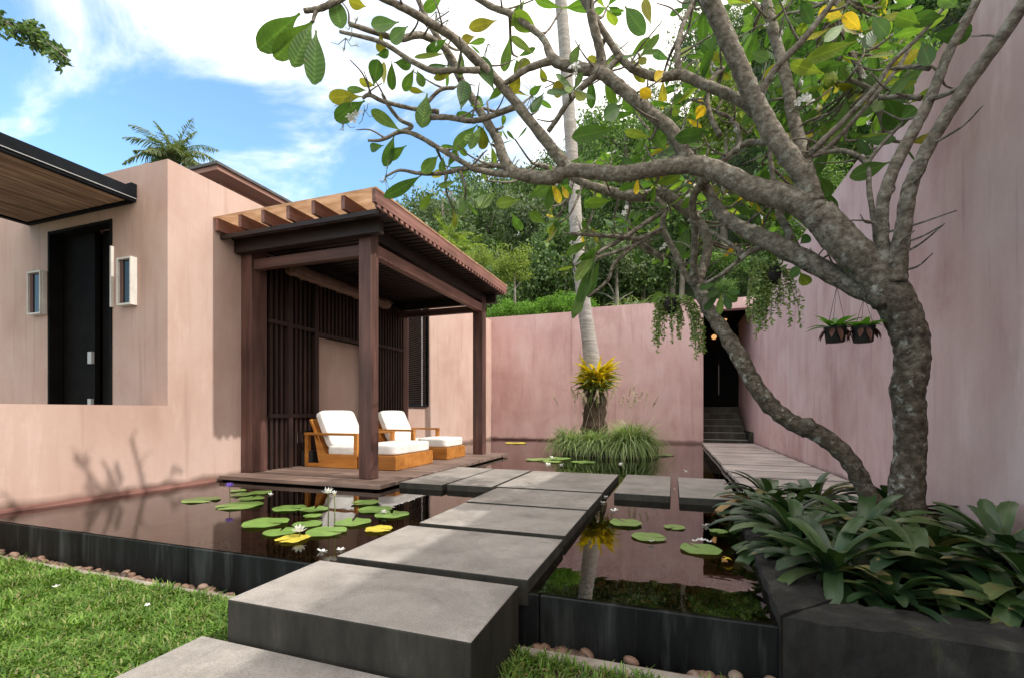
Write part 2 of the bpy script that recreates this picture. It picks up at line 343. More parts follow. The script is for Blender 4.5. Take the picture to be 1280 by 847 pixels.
def leaf_mat(name, stops, trans=0.35, rough=0.45, spec=0.4, tcol=None, island=True, patch=None, vein=0.0, spot=None, nv=11.0):
    m, nt, b = mat(name)
    out = nt.nodes['Material Output']
    g = nt.nodes.new('ShaderNodeNewGeometry')
    r = ramp(nt, g.outputs['Random Per Island'], stops)
    n = node(nt, 'ShaderNodeTexNoise', Scale=patch or 9.0, Detail=5.0, Roughness=0.6); nt.links.new(coords(nt, (1,1,1), False), n.inputs['Vector'])
    rr = ramp(nt, n.outputs['Fac'], [(0.3, 0.75), (0.7, 1.22)])
    col = mixc(nt, 1.0, r.outputs[0], rr.outputs[0], 'MULTIPLY')
    if vein:
        at_ = nt.nodes.new('ShaderNodeAttribute'); at_.attribute_name = 'lf'; sp = nt.nodes.new('ShaderNodeSeparateXYZ'); nt.links.new(at_.outputs['Vector'], sp.inputs[0])
        def mm(op, a_, b2):
            q = nt.nodes.new('ShaderNodeMath'); q.operation = op
            for i_, v_ in enumerate((a_, b2)):
                if v_ is None: continue
                if isinstance(v_, (int, float)): q.inputs[i_].default_value = v_
                else: nt.links.new(v_, q.inputs[i_])
            return q.outputs[0]
        mid = mm('MULTIPLY', mm('POWER', sp.outputs[0], 14.0), vein)
        ph_ = mm('SINE', mm('MULTIPLY', mm('ADD', sp.outputs[1], mm('MULTIPLY', sp.outputs[0], -0.10)), nv*6.283), None)
        lat = mm('MULTIPLY', mm('POWER', mm('MAXIMUM', ph_, 0.0), 6.0), vein*0.16)
        bright = mixc(nt, 1.0, col, (1.9,1.75,1.6), 'MULTIPLY')
        col = mixc(nt, mm('MINIMUM', mm('ADD', mid, lat), 1.0), col, bright)
        bmp_ = nt.nodes.new('ShaderNodeBump'); bmp_.inputs['Strength'].default_value = 0.22; bmp_.inputs['Distance'].default_value = 0.004
        nt.links.new(ph_, bmp_.inputs['Height']); nt.links.new(bmp_.outputs[0], b.inputs['Normal'])
    if spot:
        ns = node(nt, 'ShaderNodeTexNoise', Scale=spot[0], Detail=3.0, Roughness=0.6); nt.links.new(coords(nt, (1,1,1), False), ns.inputs['Vector'])
        rs_ = ramp(nt, ns.outputs['Fac'], [(spot[1], 0), (spot[2], 0.9)]); col = mixc(nt, rs_.outputs[0], col, spot[3])
    nt.links.new(col, b.inputs['Base Color']); b.inputs['Roughness'].default_value = rough; b.inputs['Specular IOR Level'].default_value = spec
    tl = nt.nodes.new('ShaderNodeBsdfTranslucent')
    tc = mixc(nt, 1.0, col, tcol or (1.5,1.7,0.55), 'MULTIPLY'); nt.links.new(tc, tl.inputs['Color'])
    mx = nt.nodes.new('ShaderNodeMixShader'); mx.inputs[0].default_value = trans
    nt.links.new(b.outputs[0], mx.inputs[1]); nt.links.new(tl.outputs[0], mx.inputs[2]); nt.links.new(mx.outputs[0], out.inputs[0])
    return m
M['frangi'] = leaf_mat('frangipani_leaf', [(0, (0.045,0.095,0.030)), (0.5, (0.075,0.145,0.038)), (0.85, (0.12,0.20,0.045)), (1, (0.20,0.25,0.05))], 0.42, 0.5, 0.25, vein=0.75, spot=(45.0, 0.66, 0.74, (0.16,0.11,0.03)))
M['frangi_o'] = leaf_mat('frangipani_olive_leaf', [(0, (0.16,0.19,0.03)), (0.6, (0.26,0.26,0.04)), (1, (0.34,0.30,0.05))], 0.42, 0.5, 0.25, (1.3,1.3,0.5), vein=0.6, spot=(45.0, 0.64, 0.72, (0.22,0.12,0.03)))
M['frangi_y'] = leaf_mat('frangipani_yellow_leaf', [(0, (0.62,0.45,0.03)), (0.6, (0.78,0.62,0.05)), (1, (0.48,0.46,0.06))], 0.45, 0.5, 0.3, (1.2,1.0,0.5), vein=0.5, spot=(60.0, 0.62, 0.7, (0.30,0.14,0.03)))
M['strap'] = leaf_mat('strap_leaf', [(0, (0.012,0.032,0.014)), (0.5, (0.026,0.056,0.017)), (0.8, (0.046,0.085,0.022)), (0.93, (0.09,0.12,0.04)), (1, (0.20,0.17,0.07))], 0.10, 0.36, 0.45, patch=6, vein=0.6, spot=(22.0, 0.64, 0.74, (0.17,0.12,0.055)), nv=0.0)
M['strap_dry'] = leaf_mat('dry_leaf', [(0, (0.35,0.22,0.10)), (1, (0.45,0.33,0.16))], 0.2, 0.7, 0.2, (1,0.9,0.6))
M['grass'] = leaf_mat('lawn_blades', [(0, (0.06,0.13,0.018)), (0.5, (0.125,0.235,0.034)), (0.85, (0.20,0.32,0.06)), (0.95, (0.30,0.30,0.12)), (1, (0.36,0.30,0.15))], 0.35, 0.5, 0.3, (1.3,1.5,0.5), patch=5.5, spot=(4.0, 0.62, 0.78, (0.20,0.19,0.07)))
M['reed'] = leaf_mat('fountain_grass', [(0, (0.15,0.24,0.08)), (0.6, (0.30,0.40,0.15)), (1, (0.50,0.56,0.30))], 0.3, 0.5, 0.3, (1.2,1.3,0.6))
M['plume'] = leaf_mat('grass_plume', [(0, (0.50,0.40,0.30)), (1, (0.66,0.58,0.46))], 0.3, 0.8, 0.1, (1,1,0.9))
M['fern'] = leaf_mat('yellow_fern', [(0, (0.30,0.29,0.02)), (0.5, (0.60,0.48,0.02)), (0.85, (0.72,0.56,0.03)), (1, (0.22,0.28,0.04))], 0.35, 0.45, 0.3, (1.2,1.1,0.4))
M['ferngreen'] = leaf_mat('fern_green', [(0, (0.06,0.10,0.025)), (1, (0.16,0.20,0.05))], 0.3, 0.5, 0.3)
M['pad'] = leaf_mat('lily_pad', [(0, (0.10,0.19,0.045)), (0.5, (0.15,0.26,0.06)), (1, (0.22,0.33,0.085))], 0.05, 0.35, 0.4, patch=14, spot=(28.0, 0.62, 0.72, (0.16,0.15,0.04)))
M['pad_y'] = leaf_mat('yellowed_lily_pad', [(0, (0.46,0.38,0.05)), (1, (0.52,0.44,0.06))], 0.05, 0.5, 0.3, patch=18)
M['petal'] = leaf_mat('white_petal', [(0, (0.74,0.74,0.72)), (1, (0.85,0.85,0.83))], 0.3, 0.6, 0.2, (1,1,0.95))
M['petal_p'] = leaf_mat('violet_petal', [(0, (0.32,0.20,0.72)), (1, (0.42,0.28,0.80))], 0.3, 0.6, 0.2, (1,0.9,1.2))
M['stamen'] = leaf_mat('yellow_stamen', [(0, (0.75,0.5,0.03)), (1, (0.8,0.6,0.05))], 0.1, 0.7, 0.2, (1,1,0.6))
M['stem'] = leaf_mat('green_stem', [(0, (0.12,0.14,0.05)), (1, (0.15,0.17,0.06))], 0.05, 0.6, 0.3)
M['weed'] = leaf_mat('water_weed', [(0, (0.008,0.018,0.005)), (0.7, (0.02,0.042,0.010)), (1, (0.06,0.09,0.025))], 0.2, 0.6, 0.2)
M['vine'] = leaf_mat('trailing_vine_leaf', [(0, (0.10,0.16,0.05)), (0.5, (0.19,0.27,0.09)), (1, (0.34,0.40,0.16))], 0.3, 0.5, 0.3)
M['orchid'] = leaf_mat('orchid_leaf', [(0, (0.09,0.22,0.03)), (1, (0.16,0.32,0.05))], 0.35, 0.4, 0.4)
def fol(name, a, b, c, d, t=0.3): return leaf_mat(name, [(0, a), (0.45, b), (0.85, c), (1, d)], t, 0.5, 0.25, (1.25,1.4,0.55), patch=0.7)
M['fol_dark'] = fol('dark_foliage', (0.037,0.073,0.025), (0.073,0.131,0.044), (0.131,0.206,0.069), (0.225,0.300,0.106))
M['fol_grey'] = fol('grey_green_foliage', (0.054,0.090,0.042), (0.102,0.150,0.072), (0.168,0.222,0.114), (0.264,0.312,0.180))
M['fol_mid'] = fol('mid_foliage', (0.050,0.100,0.025), (0.094,0.175,0.044), (0.150,0.250,0.062), (0.250,0.350,0.100))
M['fol_lime'] = fol('lime_foliage', (0.10,0.15,0.03), (0.19,0.26,0.05), (0.29,0.36,0.08), (0.36,0.40,0.10), 0.4)
M['fol_hedge'] = fol('hedge_foliage', (0.057,0.138,0.017), (0.115,0.253,0.029), (0.184,0.356,0.046), (0.276,0.437,0.069), 0.35)
M['palmleaf'] = leaf_mat('palm_leaflet', [(0, (0.06,0.085,0.035)), (0.5, (0.11,0.14,0.06)), (1, (0.20,0.22,0.11))], 0.3, 0.5, 0.35)
M['pandan'] = leaf_mat('pandan_blade', [(0, (0.10,0.14,0.07)), (0.6, (0.20,0.25,0.15)), (1, (0.33,0.36,0.24))], 0.25, 0.5, 0.35)

def bark_mat(name, c0, c1, c2, lich, ring=(1,1,1), scale=11, lth=(0.60, 0.70), young=None):
    m, nt, b = mat(name)
    c = coords(nt, ring, False)
    n1 = node(nt, 'ShaderNodeTexNoise', Scale=scale, Detail=9.0, Roughness=0.68); nt.links.new(c, n1.inputs['Vector'])
    r1 = ramp(nt, n1.outputs['Fac'], [(0.32, c0), (0.5, c1), (0.7, c2)])
    n2 = node(nt, 'ShaderNodeTexNoise', Scale=16.0, Detail=6.0, Roughness=0.65); nt.links.new(coords(nt, (1,1,1), False), n2.inputs['Vector'])
    r2 = ramp(nt, n2.outputs['Fac'], [(lth[0], 0), (lth[1], 0.85)])
    col0 = r1.outputs[0]
    if young:   # second, paler set of bark colours, blended in with height
        ry = ramp(nt, n1.outputs['Fac'], [(0.32, young[0]), (0.5, young[1]), (0.7, young[2])])
        g = nt.nodes.new('ShaderNodeNewGeometry'); sz = nt.nodes.new('ShaderNodeSeparateXYZ'); nt.links.new(g.outputs['Position'], sz.inputs[0])
        ad = nt.nodes.new('ShaderNodeMath'); ad.operation = 'MULTIPLY_ADD'; ad.inputs[1].default_value = 0.9; nt.links.new(n1.outputs['Fac'], ad.inputs[0]); nt.links.new(sz.outputs[2], ad.inputs[2])
        mr = node(nt, 'ShaderNodeMapRange'); mr.inputs['From Min'].default_value = 1.5; mr.inputs['From Max'].default_value = 2.6; nt.links.new(ad.outputs[0], mr.inputs[0])
        col0 = mixc(nt, mr.outputs[0], col0, ry.outputs[0])
    col = mixc(nt, r2.outputs[0], col0, lich)
    nt.links.new(col, b.inputs['Base Color']); b.inputs['Roughness'].default_value = 0.9; b.inputs['Specular IOR Level'].default_value = 0.15
    n3 = node(nt, 'ShaderNodeTexNoise', Scale=scale*2.2, Detail=8.0, Roughness=0.7); nt.links.new(c, n3.inputs['Vector'])
    bump(nt, b, n3.outputs['Fac'], 0.9, 0.02)
    return m
M['bark'] = bark_mat('frangipani_bark', (0.028,0.022,0.015), (0.085,0.068,0.048), (0.20,0.17,0.13), (0.36,0.355,0.30), (1.2,1.2,1.5), 19, (0.57,0.66), ((0.08,0.067,0.05), (0.21,0.18,0.14), (0.40,0.36,0.295)))
M['bark_pale'] = M['bark']
M['palmbark'] = bark_mat('palm_bark', (0.20,0.18,0.16), (0.32,0.295,0.27), (0.42,0.40,0.37), (0.48,0.47,0.43), (0.7,0.7,7), 4)
M['palmroot'] = bark_mat('palm_root_bark', (0.025,0.017,0.012), (0.06,0.042,0.03), (0.11,0.08,0.06), (0.14,0.12,0.09), (2,2,0.7), 9)
M['trunk'] = bark_mat('forest_bark', (0.10,0.085,0.07), (0.20,0.18,0.15), (0.32,0.29,0.25), (0.38,0.37,0.33), (1,1,0.5), 3)
M['hill'] = noise_mat('hillside_undergrowth', [(0.3, (0.012,0.022,0.008)), (0.7, (0.035,0.055,0.018))], 0.8, 8, 0.95)
M['land'] = noise_mat('garden_earth', [(0.3, (0.03,0.045,0.015)), (0.7, (0.07,0.09,0.03))], 0.6, 8, 0.95)

def translucent_board():
    m, nt, b = mat('thin_roof_sheet')
    out = nt.nodes['Material Output']
    n = node(nt, 'ShaderNodeTexNoise', Scale=12.0, Detail=7.0, Roughness=0.6); nt.links.new(coords(nt, (0.4,1,1), False), n.inputs['Vector'])
    r = ramp(nt, n.outputs['Fac'], [(0.3, (0.50,0.36,0.25)), (0.7, (0.72,0.58,0.46))])
    nt.links.new(r.outputs[0], b.inputs['Base Color'])
    tl = nt.nodes.new('ShaderNodeBsdfTranslucent'); nt.links.new(r.outputs[0], tl.inputs[0])
    mx = nt.nodes.new('ShaderNodeMixShader'); mx.inputs[0].default_value = 0.75
    nt.links.new(b.outputs[0], mx.inputs[1]); nt.links.new(tl.outputs[0], mx.inputs[2]); nt.links.new(mx.outputs[0], out.inputs[0])
    return m
M['roofboard'] = translucent_board()
def emit_mat(name, col, s):
    m, nt, b = mat(name); b.inputs['Base Color'].default_value = (0.8,0.6,0.4,1)
    b.inputs['Emission Color'].default_value = (*col, 1); b.inputs['Emission Strength'].default_value = s
    return m
M['bulb'] = emit_mat('warm_globe', (1.0,0.52,0.20), 0.42)

# ------------------------------------------------------------------ setting: ground, hill, pool
W = 2.0   # pool front edge (Y)
g = MB(); n = 40
def hill_h(x, y):
    t = min(1.0, max(0.0, (y-15)/30)); tt = t*t*(3-2*t)
    h = tt*(13+0.6*max(-10, min(40, x+22)))
    return h
xs = [-300,-120,-60]+[-45+3*i for i in range(34)]+[80,150,300]
ys = [14.5+2.2*i for i in range(22)]+[90,160,300]
gv = []; gf = []
for j, y in enumerate(ys):
    for i, x in enumerate(xs):
        gv.append((x, y, -0.32+hill_h(x, y)))
for j in range(len(ys)-1):
    for i in range(len(xs)-1):
        a = j*len(xs)+i; gf.append((a, a+1, a+1+len(xs), a+len(xs)))
g.add(gv, gf); tag(g.build('hill', M['hill'], smooth=True), kind='structure')
g = MB(); g.add([(-300,-300,-0.36),(300,-300,-0.36),(300,14.6,-0.36),(-300,14.6,-0.36)], [(0,1,2,3)])
tag(g.build('ground', M['land']), kind='structure')
g = MB(); g.box(-9,-3,-0.34,-0.70,1.762,-0.167); g.box(-0.70,-3,-0.34,2.6,1.782,-0.187)
tag(g.build('lawn_soil', M['soil']), kind='structure')
g = MB(); g.box(-9,1.812,-0.34,0.95,1.955,-0.235); tag(g.build('gravel_bed', M['gravelbed']), kind='structure')
g = MB(); g.box(-5.0,W,-0.5,1.8,12.52,-0.33); tag(g.build('pool_floor', M['poolfloor']), kind='structure')
g = MB(); g.add([(-5.0,W-0.022,0),(0.372,W-0.022,0),(0.40,W+0.4,0),(0.46,4.4,0),(0.46,4.5,0),(1.8,4.5,0),(1.8,12.52,0),(-5.0,12.52,0)], [tuple(range(8))])
tag(g.build('water', M['water']), kind='structure')

# pool overflow wall
t = thing('pool_wall', (-2.3,W,-0.3), 'low black slate overflow wall along the front edge of the pond', 'pool wall')
for (a, b_) in ((-8.0,-3.62),(-3.615,-2.72),(-2.715,-1.62),(-1.615,-0.56),(-0.555,0.372)):
    q = MB(); q.box(a, W-0.035, -0.335, b_, W+0.02, -0.006)
    q.build('slate_panel', M['poolwall'], t, bevel=0.004)
# kerbs
q = MB(); q.box(-9,1.765,-0.34,-1.67,1.81,-0.160); tag(q.build('kerb', M['kerbstone'], bevel=0.008), 'pale thin kerb between the sunny lawn and the pebble strip', 'kerb')
q = MB(); q.box(-0.60,1.785,-0.34,0.9,1.85,-0.178); tag(q.build('kerb', M['kerbstone'], bevel=0.008), 'weathered concrete kerb beside the shady grass right of the stone block', 'kerb')

# planter (raised bed with curved slate curb)
t = thing('planter_bed', (1.1,3.2,-0.3), 'raised slate-edged planter bed under the frangipani tree', 'planter')
def rough_slab(corners, z0, z1, nu, nv_, amp, seed):
    """a weathered curb: bilinear top between 4 corners (a,b along, d,c opposite), with chipped uneven edges and skirts"""
    rr = random.Random(seed); A, B, Cc, D = [Vector((*c, 0)) for c in corners]; q = MB(); vs = []
    for i in range(nu+1):
        for j in range(nv_+1):
            u = i/nu; v = j/nv_; p = (A.lerp(B,u)).lerp(D.lerp(Cc,u), v); e = 1 if j in (0,nv_) else 0
            vs.append((p.x+rr.uniform(-amp,amp)*e, p.y+rr.uniform(-amp,amp)*e, z1+rr.uniform(-amp,amp)*0.6-(0.008*rr.random() if e else 0)))
    fs = [(i*(nv_+1)+j,(i+1)*(nv_+1)+j,(i+1)*(nv_+1)+j+1,i*(nv_+1)+j+1) for i in range(nu) for j in range(nv_)]
    q.add(vs, fs)
    for j in (0, nv_):
        top = [vs[i*(nv_+1)+j] for i in range(nu+1)]; m_ = [(p[0],p[1],p[2]-0.02) for p in top]; bot = [(p[0],p[1],z0) for p in top]
        q.add(top+m_+bot, [(r*(nu+1)+i, r*(nu+1)+i+1, (r+1)*(nu+1)+i+1, (r+1)*(nu+1)+i) for r in (0,1) for i in range(nu)])
    for i in (0, nu):
        top = [vs[i*(nv_+1)+j] for j in range(nv_+1)]; bot = [(p[0],p[1],z0) for p in top]; n_ = nv_+1
        q.add(top+bot, [(j,j+1,n_+j+1,n_+j) for j in range(nv_)])
    bm = bmesh.new(); vv = [bm.verts.new(v) for v in q.v]
    for f in q.f: bm.faces.new([vv[i] for i in f])
    bmesh.ops.remove_doubles(bm, verts=bm.verts, dist=1e-5); bmesh.ops.recalc_face_normals(bm, faces=bm.faces)
    bm.verts.index_update(); r = MB(); r.add([v.co for v in bm.verts], [[v.index for v in f.verts] for f in bm.faces]); bm.free(); return r
rough_slab([(0.372,W-0.065),(0.472,4.45),(0.64,4.45),(0.60,W+0.16)], -0.4, 0.056, 60, 5, 0.006, 4).build('side_curb', M['planterwall'], t)
rough_slab([(0.377,W-0.068),(2.6,W-0.15),(2.6,W+0.10),(0.605,W+0.158)], -0.4, 0.050, 60, 5, 0.006, 5).build('front_curb', M['planterwall'], t)
q = MB(); q.prism([(0.59,W+0.16),(2.6,W+0.10),(2.6,4.45),(0.62,4.45)], -0.4, 0.0); q.build('soil', M['soil'], t)

# ------------------------------------------------------------------ stones
def stone(x0, y0, x1, y1, z0, z1, label, name='stepping_stone', group='stepping stones across the pond'):
    rnd = random.Random(int(x0*977+y0*331))
    j = lambda: rnd.uniform(-0.006, 0.006)
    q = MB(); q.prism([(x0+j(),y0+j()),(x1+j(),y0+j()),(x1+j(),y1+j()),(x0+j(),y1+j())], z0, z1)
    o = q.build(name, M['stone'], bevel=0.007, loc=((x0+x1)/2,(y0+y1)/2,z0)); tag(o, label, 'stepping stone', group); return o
stone(-1.78,-0.4,-0.79,1.345,-0.30,-0.092, 'lowest flat slab set in the lawn at the bottom of the photo', 'paving_slab', 'stone slabs of the walkway')
stone(-1.665,1.365,-0.617,1.875,-0.32,0.06, 'thick stone block forming the step up at the pond edge', 'step_block', 'stone slabs of the walkway')
stone(-1.635,1.955,-0.61,2.645,-0.06,0.06, 'wide stepping stone directly behind the thick step block')
stone(-1.61,2.725,-0.61,3.455,-0.06,0.06, 'wide stepping stone with soft light patches, third slab counting the step block')
stone(-1.62,3.51,-0.61,4.235,-0.06,0.06, 'narrow-looking wide stepping stone just before the long far slab')
stone(-1.66,4.30,-0.61,5.59,-0.06,0.06, 'longest wide slab at the far end of the walkway')
stone(-0.52,4.31,-0.03,5.62,-0.06,0.06, 'small stepping stone right of the long far slab, standing free on the water')
stone(0.045,4.29,0.53,5.57,-0.06,0.06, 'small stepping stone touching the planter corner near the boardwalk')
stone(-2.72,4.22,-2.22,5.64,-0.06,0.06, 'small stepping stone next to the timber deck edge')
stone(-2.19,4.25,-1.70,5.61,-0.06,0.06, 'small stepping stone between the deck-side stone and the long far slab')

# boardwalk
t = thing('boardwalk', (1.2,8.0,0), 'grey plank boardwalk along the pink wall to the dark entrance', 'boardwalk')
y = 4.46; rnd = random.Random(5)
while y < 11.95:
    w = 0.70; q = MB(); q.box(0.645+rnd.uniform(-.008,.008), y, 0.016, 1.775, y+w-0.10, 0.058+rnd.uniform(-.003,.003)); q.build('plank', M['pathwood'], t, bevel=0.006); y += w
q = MB(); q.box(0.675,4.47,-0.34,1.765,12.3,0.047); q.build('base', M['black'], t)

# ------------------------------------------------------------------ walls
WZ = 3.60
t = thing('garden_wall', (-2.2,12.6,-0.3), 'rose plastered rear garden wall behind the palm island', 'wall')
q = MB(); q.box(-2.62,12.52,-0.4,0.70,12.80,3.60); q.box(0.70,12.525,3.32,1.95,12.80,3.58); q.build('wall_face', M['rose'], t)
q = MB(); q.box(-5.2,12.56,-0.4,-2.62,12.82,3.53); q.build('wall_bay', M['rose'], t)
q = MB(); q.box(-5.0,12.53,-0.05,0.70,12.56,0.03); q.build('skirting', M['darkwood_x'], t)
q = MB(); q.box(1.80,-5,-0.4,2.10,11.75,3.40); tag(q.build('side_wall', M['side']), 'tall mottled rose plaster wall filling the right side behind the tree', 'wall')
# entrance passage
t = thing('entrance_passage', (1.2,13.5,0), 'dark recessed entrance with steps at the end of the boardwalk', 'entrance')
q = MB(); q.box(1.82,11.75,-0.3,2.1,17.5,3.435); q.build('right_reveal', M['rose'], t)
q = MB(); q.box(0.42,12.80,-0.3,0.70,17.2,3.435); q.build('left_reveal', M['rose'], t)
q = MB(); q.box(0.42,12.81,3.44,2.1,17.5,3.52); q.build('ceiling', M['black'], t)
q = MB()
for k in range(6): q.box(0.702,12.55+0.30*k,-0.1,1.72-0.012*k,17.0,0.10+0.165*k)
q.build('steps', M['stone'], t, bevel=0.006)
q = MB(); q.box(1.72,12.45,-0.1,1.818,17,0.30); q.build('step_kerb', M['planterwall'], t)
q = MB(); q.box(0.702,15.2,0.9,1.29,15.26,3.3); q.build('door_leaf', M['black'], t)
q = MB(); q.box(1.31,15.2,0.9,1.82,15.26,3.3); q.build('door_leaf', M['black'], t)
q = MB(); q.box(0.65,17.2,-0.3,2.1,17.4,3.4); q.build('end_wall', M['rose'], t)
q = MB(); q.box(1.266,15.15,1.3,1.284,15.195,2.2); q.build('door_handle', M['steeltrim'], t)
def globe(px, py, d, r, label):
    p = at(px, py, d); t = thing('globe_lamp', (p.x,p.y,p.z), label, 'lamp', 'warm globe lamps in the entrance')
    bm = bmesh.new(); bmesh.ops.create_uvsphere(bm, u_segments=16, v_segments=10, radius=r)
    me = bpy.data.meshes.new('globe'); bm.to_mesh(me); bm.free(); me.materials.append(M['bulb'])
    for f in me.polygons: f.use_smooth = True
    o = bpy.data.objects.new('globe', me); COL.objects.link(o); o.parent = t
    q = MB(); q.tube([p+Vector((0,0,r*0.95)), Vector((p.x,p.y,3.435))], [0.012,0.012], 8); q.build('stem', M['blacksteel'], t)
globe(905,398.5,13.3,0.085, 'larger nearer warm globe lamp high in the dark entrance')
globe(892.5,421,13.9,0.075, 'lower farther warm globe lamp deep in the dark entrance')

# ------------------------------------------------------------------ left house
HX = -5.0; HYF = 3.40
t = thing('pavilion_house', (-6.5,8,0), 'sunlit pink plaster house on the left with a recessed dark doorway', 'house')
q = MB(); q.box(-7.02,HYF,2.93,-5.875,HYF+0.3,3.45)           # above the door
q.box(-12,HYF,-0.4,-7.02,HYF+0.3,3.45); q.box(-5.875,HYF,-0.4,-5.3,HYF+0.3,3.45)
q.box(-5.3,HYF,-0.4,HX,12.55,3.44)
q.build('wall', M['pink'], t)
q = MB(); q.box(-12,HYF+0.31,3.2,-5.31,12.5,3.40); q.build('flat_roof', M['darkroof'], t)
q = MB(); q.box(-5.24,0.6,-0.4,HX,HYF,0.862); q.build('low_wall', M['pink'], t)
q = MB(); q.box(HX,0.6,-0.05,HX+0.02,3.93,0.034); q.build('skirting', M['sunwood_y'], t)
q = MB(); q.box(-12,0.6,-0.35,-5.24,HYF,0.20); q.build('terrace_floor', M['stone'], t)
# door
d = MB(); d.box(-7.015,HYF+0.13,0.2,-6.41,HYF+0.18,2.925); d.box(-6.395,HYF+0.2,0.2,-5.872,HYF+0.25,2.93); d.box(-7.03,HYF+0.26,0.2,-5.86,HYF+0.29,2.94)
dr = d.build('door', M['black'], t)
q = MB(); q.box(-6.49,HYF+0.10,1.36,-6.42,HYF+0.13,1.50); q.build('handle', M['steeltrim'], dr)
q = MB(); q.box(-6.49,HYF+0.10,0.88,-6.43,HYF+0.13,0.95); q.build('lock', M['steeltrim'], dr)
q = MB(); q.box(-7.018,HYF-0.012,0.2,-6.985,HYF+0.12,2.928); q.box(-5.905,HYF-0.012,0.2,-5.872,HYF+0.12,2.928); q.box(-6.985,HYF-0.010,2.895,-5.905,HYF+0.12,2.926); q.build('door_frame', M['black'], t)
q = MB(); q.box(-5.868,HYF-0.03,1.95,-5.846,HYF-0.001,2.62); q.build('door_light_strip', M['whitepaint'], t)
def boxwin(x0, x1, z0, z1):
    f = MB(); y0 = HYF-0.07; y1 = HYF-0.001; w = 0.022
    f.box(x0,y0,z0,x0+w,y1,z1); f.box(x1-w,y0,z0,x1,y1,z1); f.box(x0+w,y0,z0,x1-w,y1,z0+w); f.box(x0+w,y0,z1-w,x1-w,y1,z1)
    fo = f.build('window', M['whitepaint'], t, bevel=0.004)
    q = MB(); q.box(x0+w+0.001,HYF-0.036,z0+w+0.001,x1-w-0.001,HYF-0.026,z1-w-0.001); q.build('pane', M['glass'], fo)
    q = MB(); q.box(x0+w+0.002,HYF-0.046,z0+w+0.002,x0+w+0.05,HYF-0.037,z1-w-0.002); q.build('mullion', M['darkwood_z'], fo)
boxwin(-5.694,-5.463,1.94,2.455); boxwin(-7.308,-7.045,1.95,2.465)
# shuttered window beyond the pavilion
s = MB(); s.box(-4.998,7.95,0.90,-4.955,8.0,3.1); s.box(-4.998,8.76,0.90,-4.955,8.81,3.1); s.box(-4.998,8.0,0.90,-4.955,8.76,0.95); s.box(-4.998,8.0,3.05,-4.955,8.76,3.1)
so_ = s.build('shutter', M['blacksteel'], t)
q = MB()
for k in range(54): z = 0.96+k*0.0385; q.add([(-4.995,8.0,z+0.03),(-4.995,8.76,z+0.03),(-4.962,8.76,z),(-4.962,8.0,z)], [(0,1,2,3)])
q.build('louvres', M['black'], so_)
q = MB(); q.box(-4.954,8.48,0.92,-4.935,8.5,3.08); q.build('rod', M['steeltrim'], so_)
# upper hipped roof
q = MB()
q.box(-12,4.43,4.02,-5.6,12.0,4.055); q.build('roof_edge', M['darkroof'], t)
q = MB(); q.box(-12,4.46,3.96,-5.63,12,4.018); q.box(-12,4.72,3.84,-5.90,11.9,3.958); q.box(-12,4.90,3.70,-6.02,11.9,3.838); q.box(-12,5.2,3.3,-6.25,11.8,3.698)
q.build('stepped_eave', M['brownroof'], t)
q = MB(); cx, cyy = -9.0, 8.2
q.add([(-12,4.44,4.057),(-5.61,4.44,4.057),(-5.61,12,4.057),(-12,12,4.057),(cx,7.2,4.6),(cx,9.2,4.6)], [(0,1,4),(1,2,5,4),(2,3,5),(3,0,4,5)])
q.build('roof', M['darkroof'], t)

# entrance canopy on the left
t = thing('entrance_canopy', (-6.4,2.6,3.06), 'flat black steel canopy with bamboo soffit at the upper left', 'canopy')
cx0, cx1, cy0, cy1, cz = -7.40, -5.47, 0.3, HYF-0.004, 3.06
q = MB(); q.box(cx1-0.06,cy0,cz+0.03,cx1,cy1,cz+0.14); q.box(cx1-0.07,cy0,cz-0.005,cx1-0.012,cy1,cz+0.022); q.box(cx0,cy0,cz-0.01,cx0+0.06,cy1,cz+0.14); q.box(cx0+0.06,cy0,cz-0.01,cx1-0.07,cy0+0.06,cz+0.14); q.box(cx0+0.06,cy1-0.04,cz-0.012,cx1-0.07,cy1,cz+0.13)
q.box(cx1-0.14,cy1-0.05,cz+0.141,cx1-0.001,cy1,cz+0.185)
q.build('frame', M['blacksteel'], t)
q = MB(); q.box(cx1-0.058,cy0+0.01,cz+0.0225,cx1+0.003,cy1-0.003,cz+0.0295); q.build('trim_strip', M['steeltrim'], t)
q = MB(); rnd = random.Random(3); x = cx0+0.065
while x < cx1-0.085:
    r = rnd.uniform(0.009,0.015); q.tube([(x+r,cy0+0.06,cz+0.02+rnd.uniform(-.004,.004)),(x+r,(cy0+cy1)/2,cz+0.02+rnd.uniform(-.004,.004)),(x+r,cy1-0.05,cz+0.02)], [r]*3, 6, cap=False); x += 2*r+0.0015
q.build('bamboo_soffit', M['bamboo'], t, smooth=True)
q = MB(); q.box(cx0+0.061,cy0+0.061,cz+0.045,cx1-0.072,cy1-0.042,cz+0.10); q.build('roof_sheet', M['blacksteel'], t)

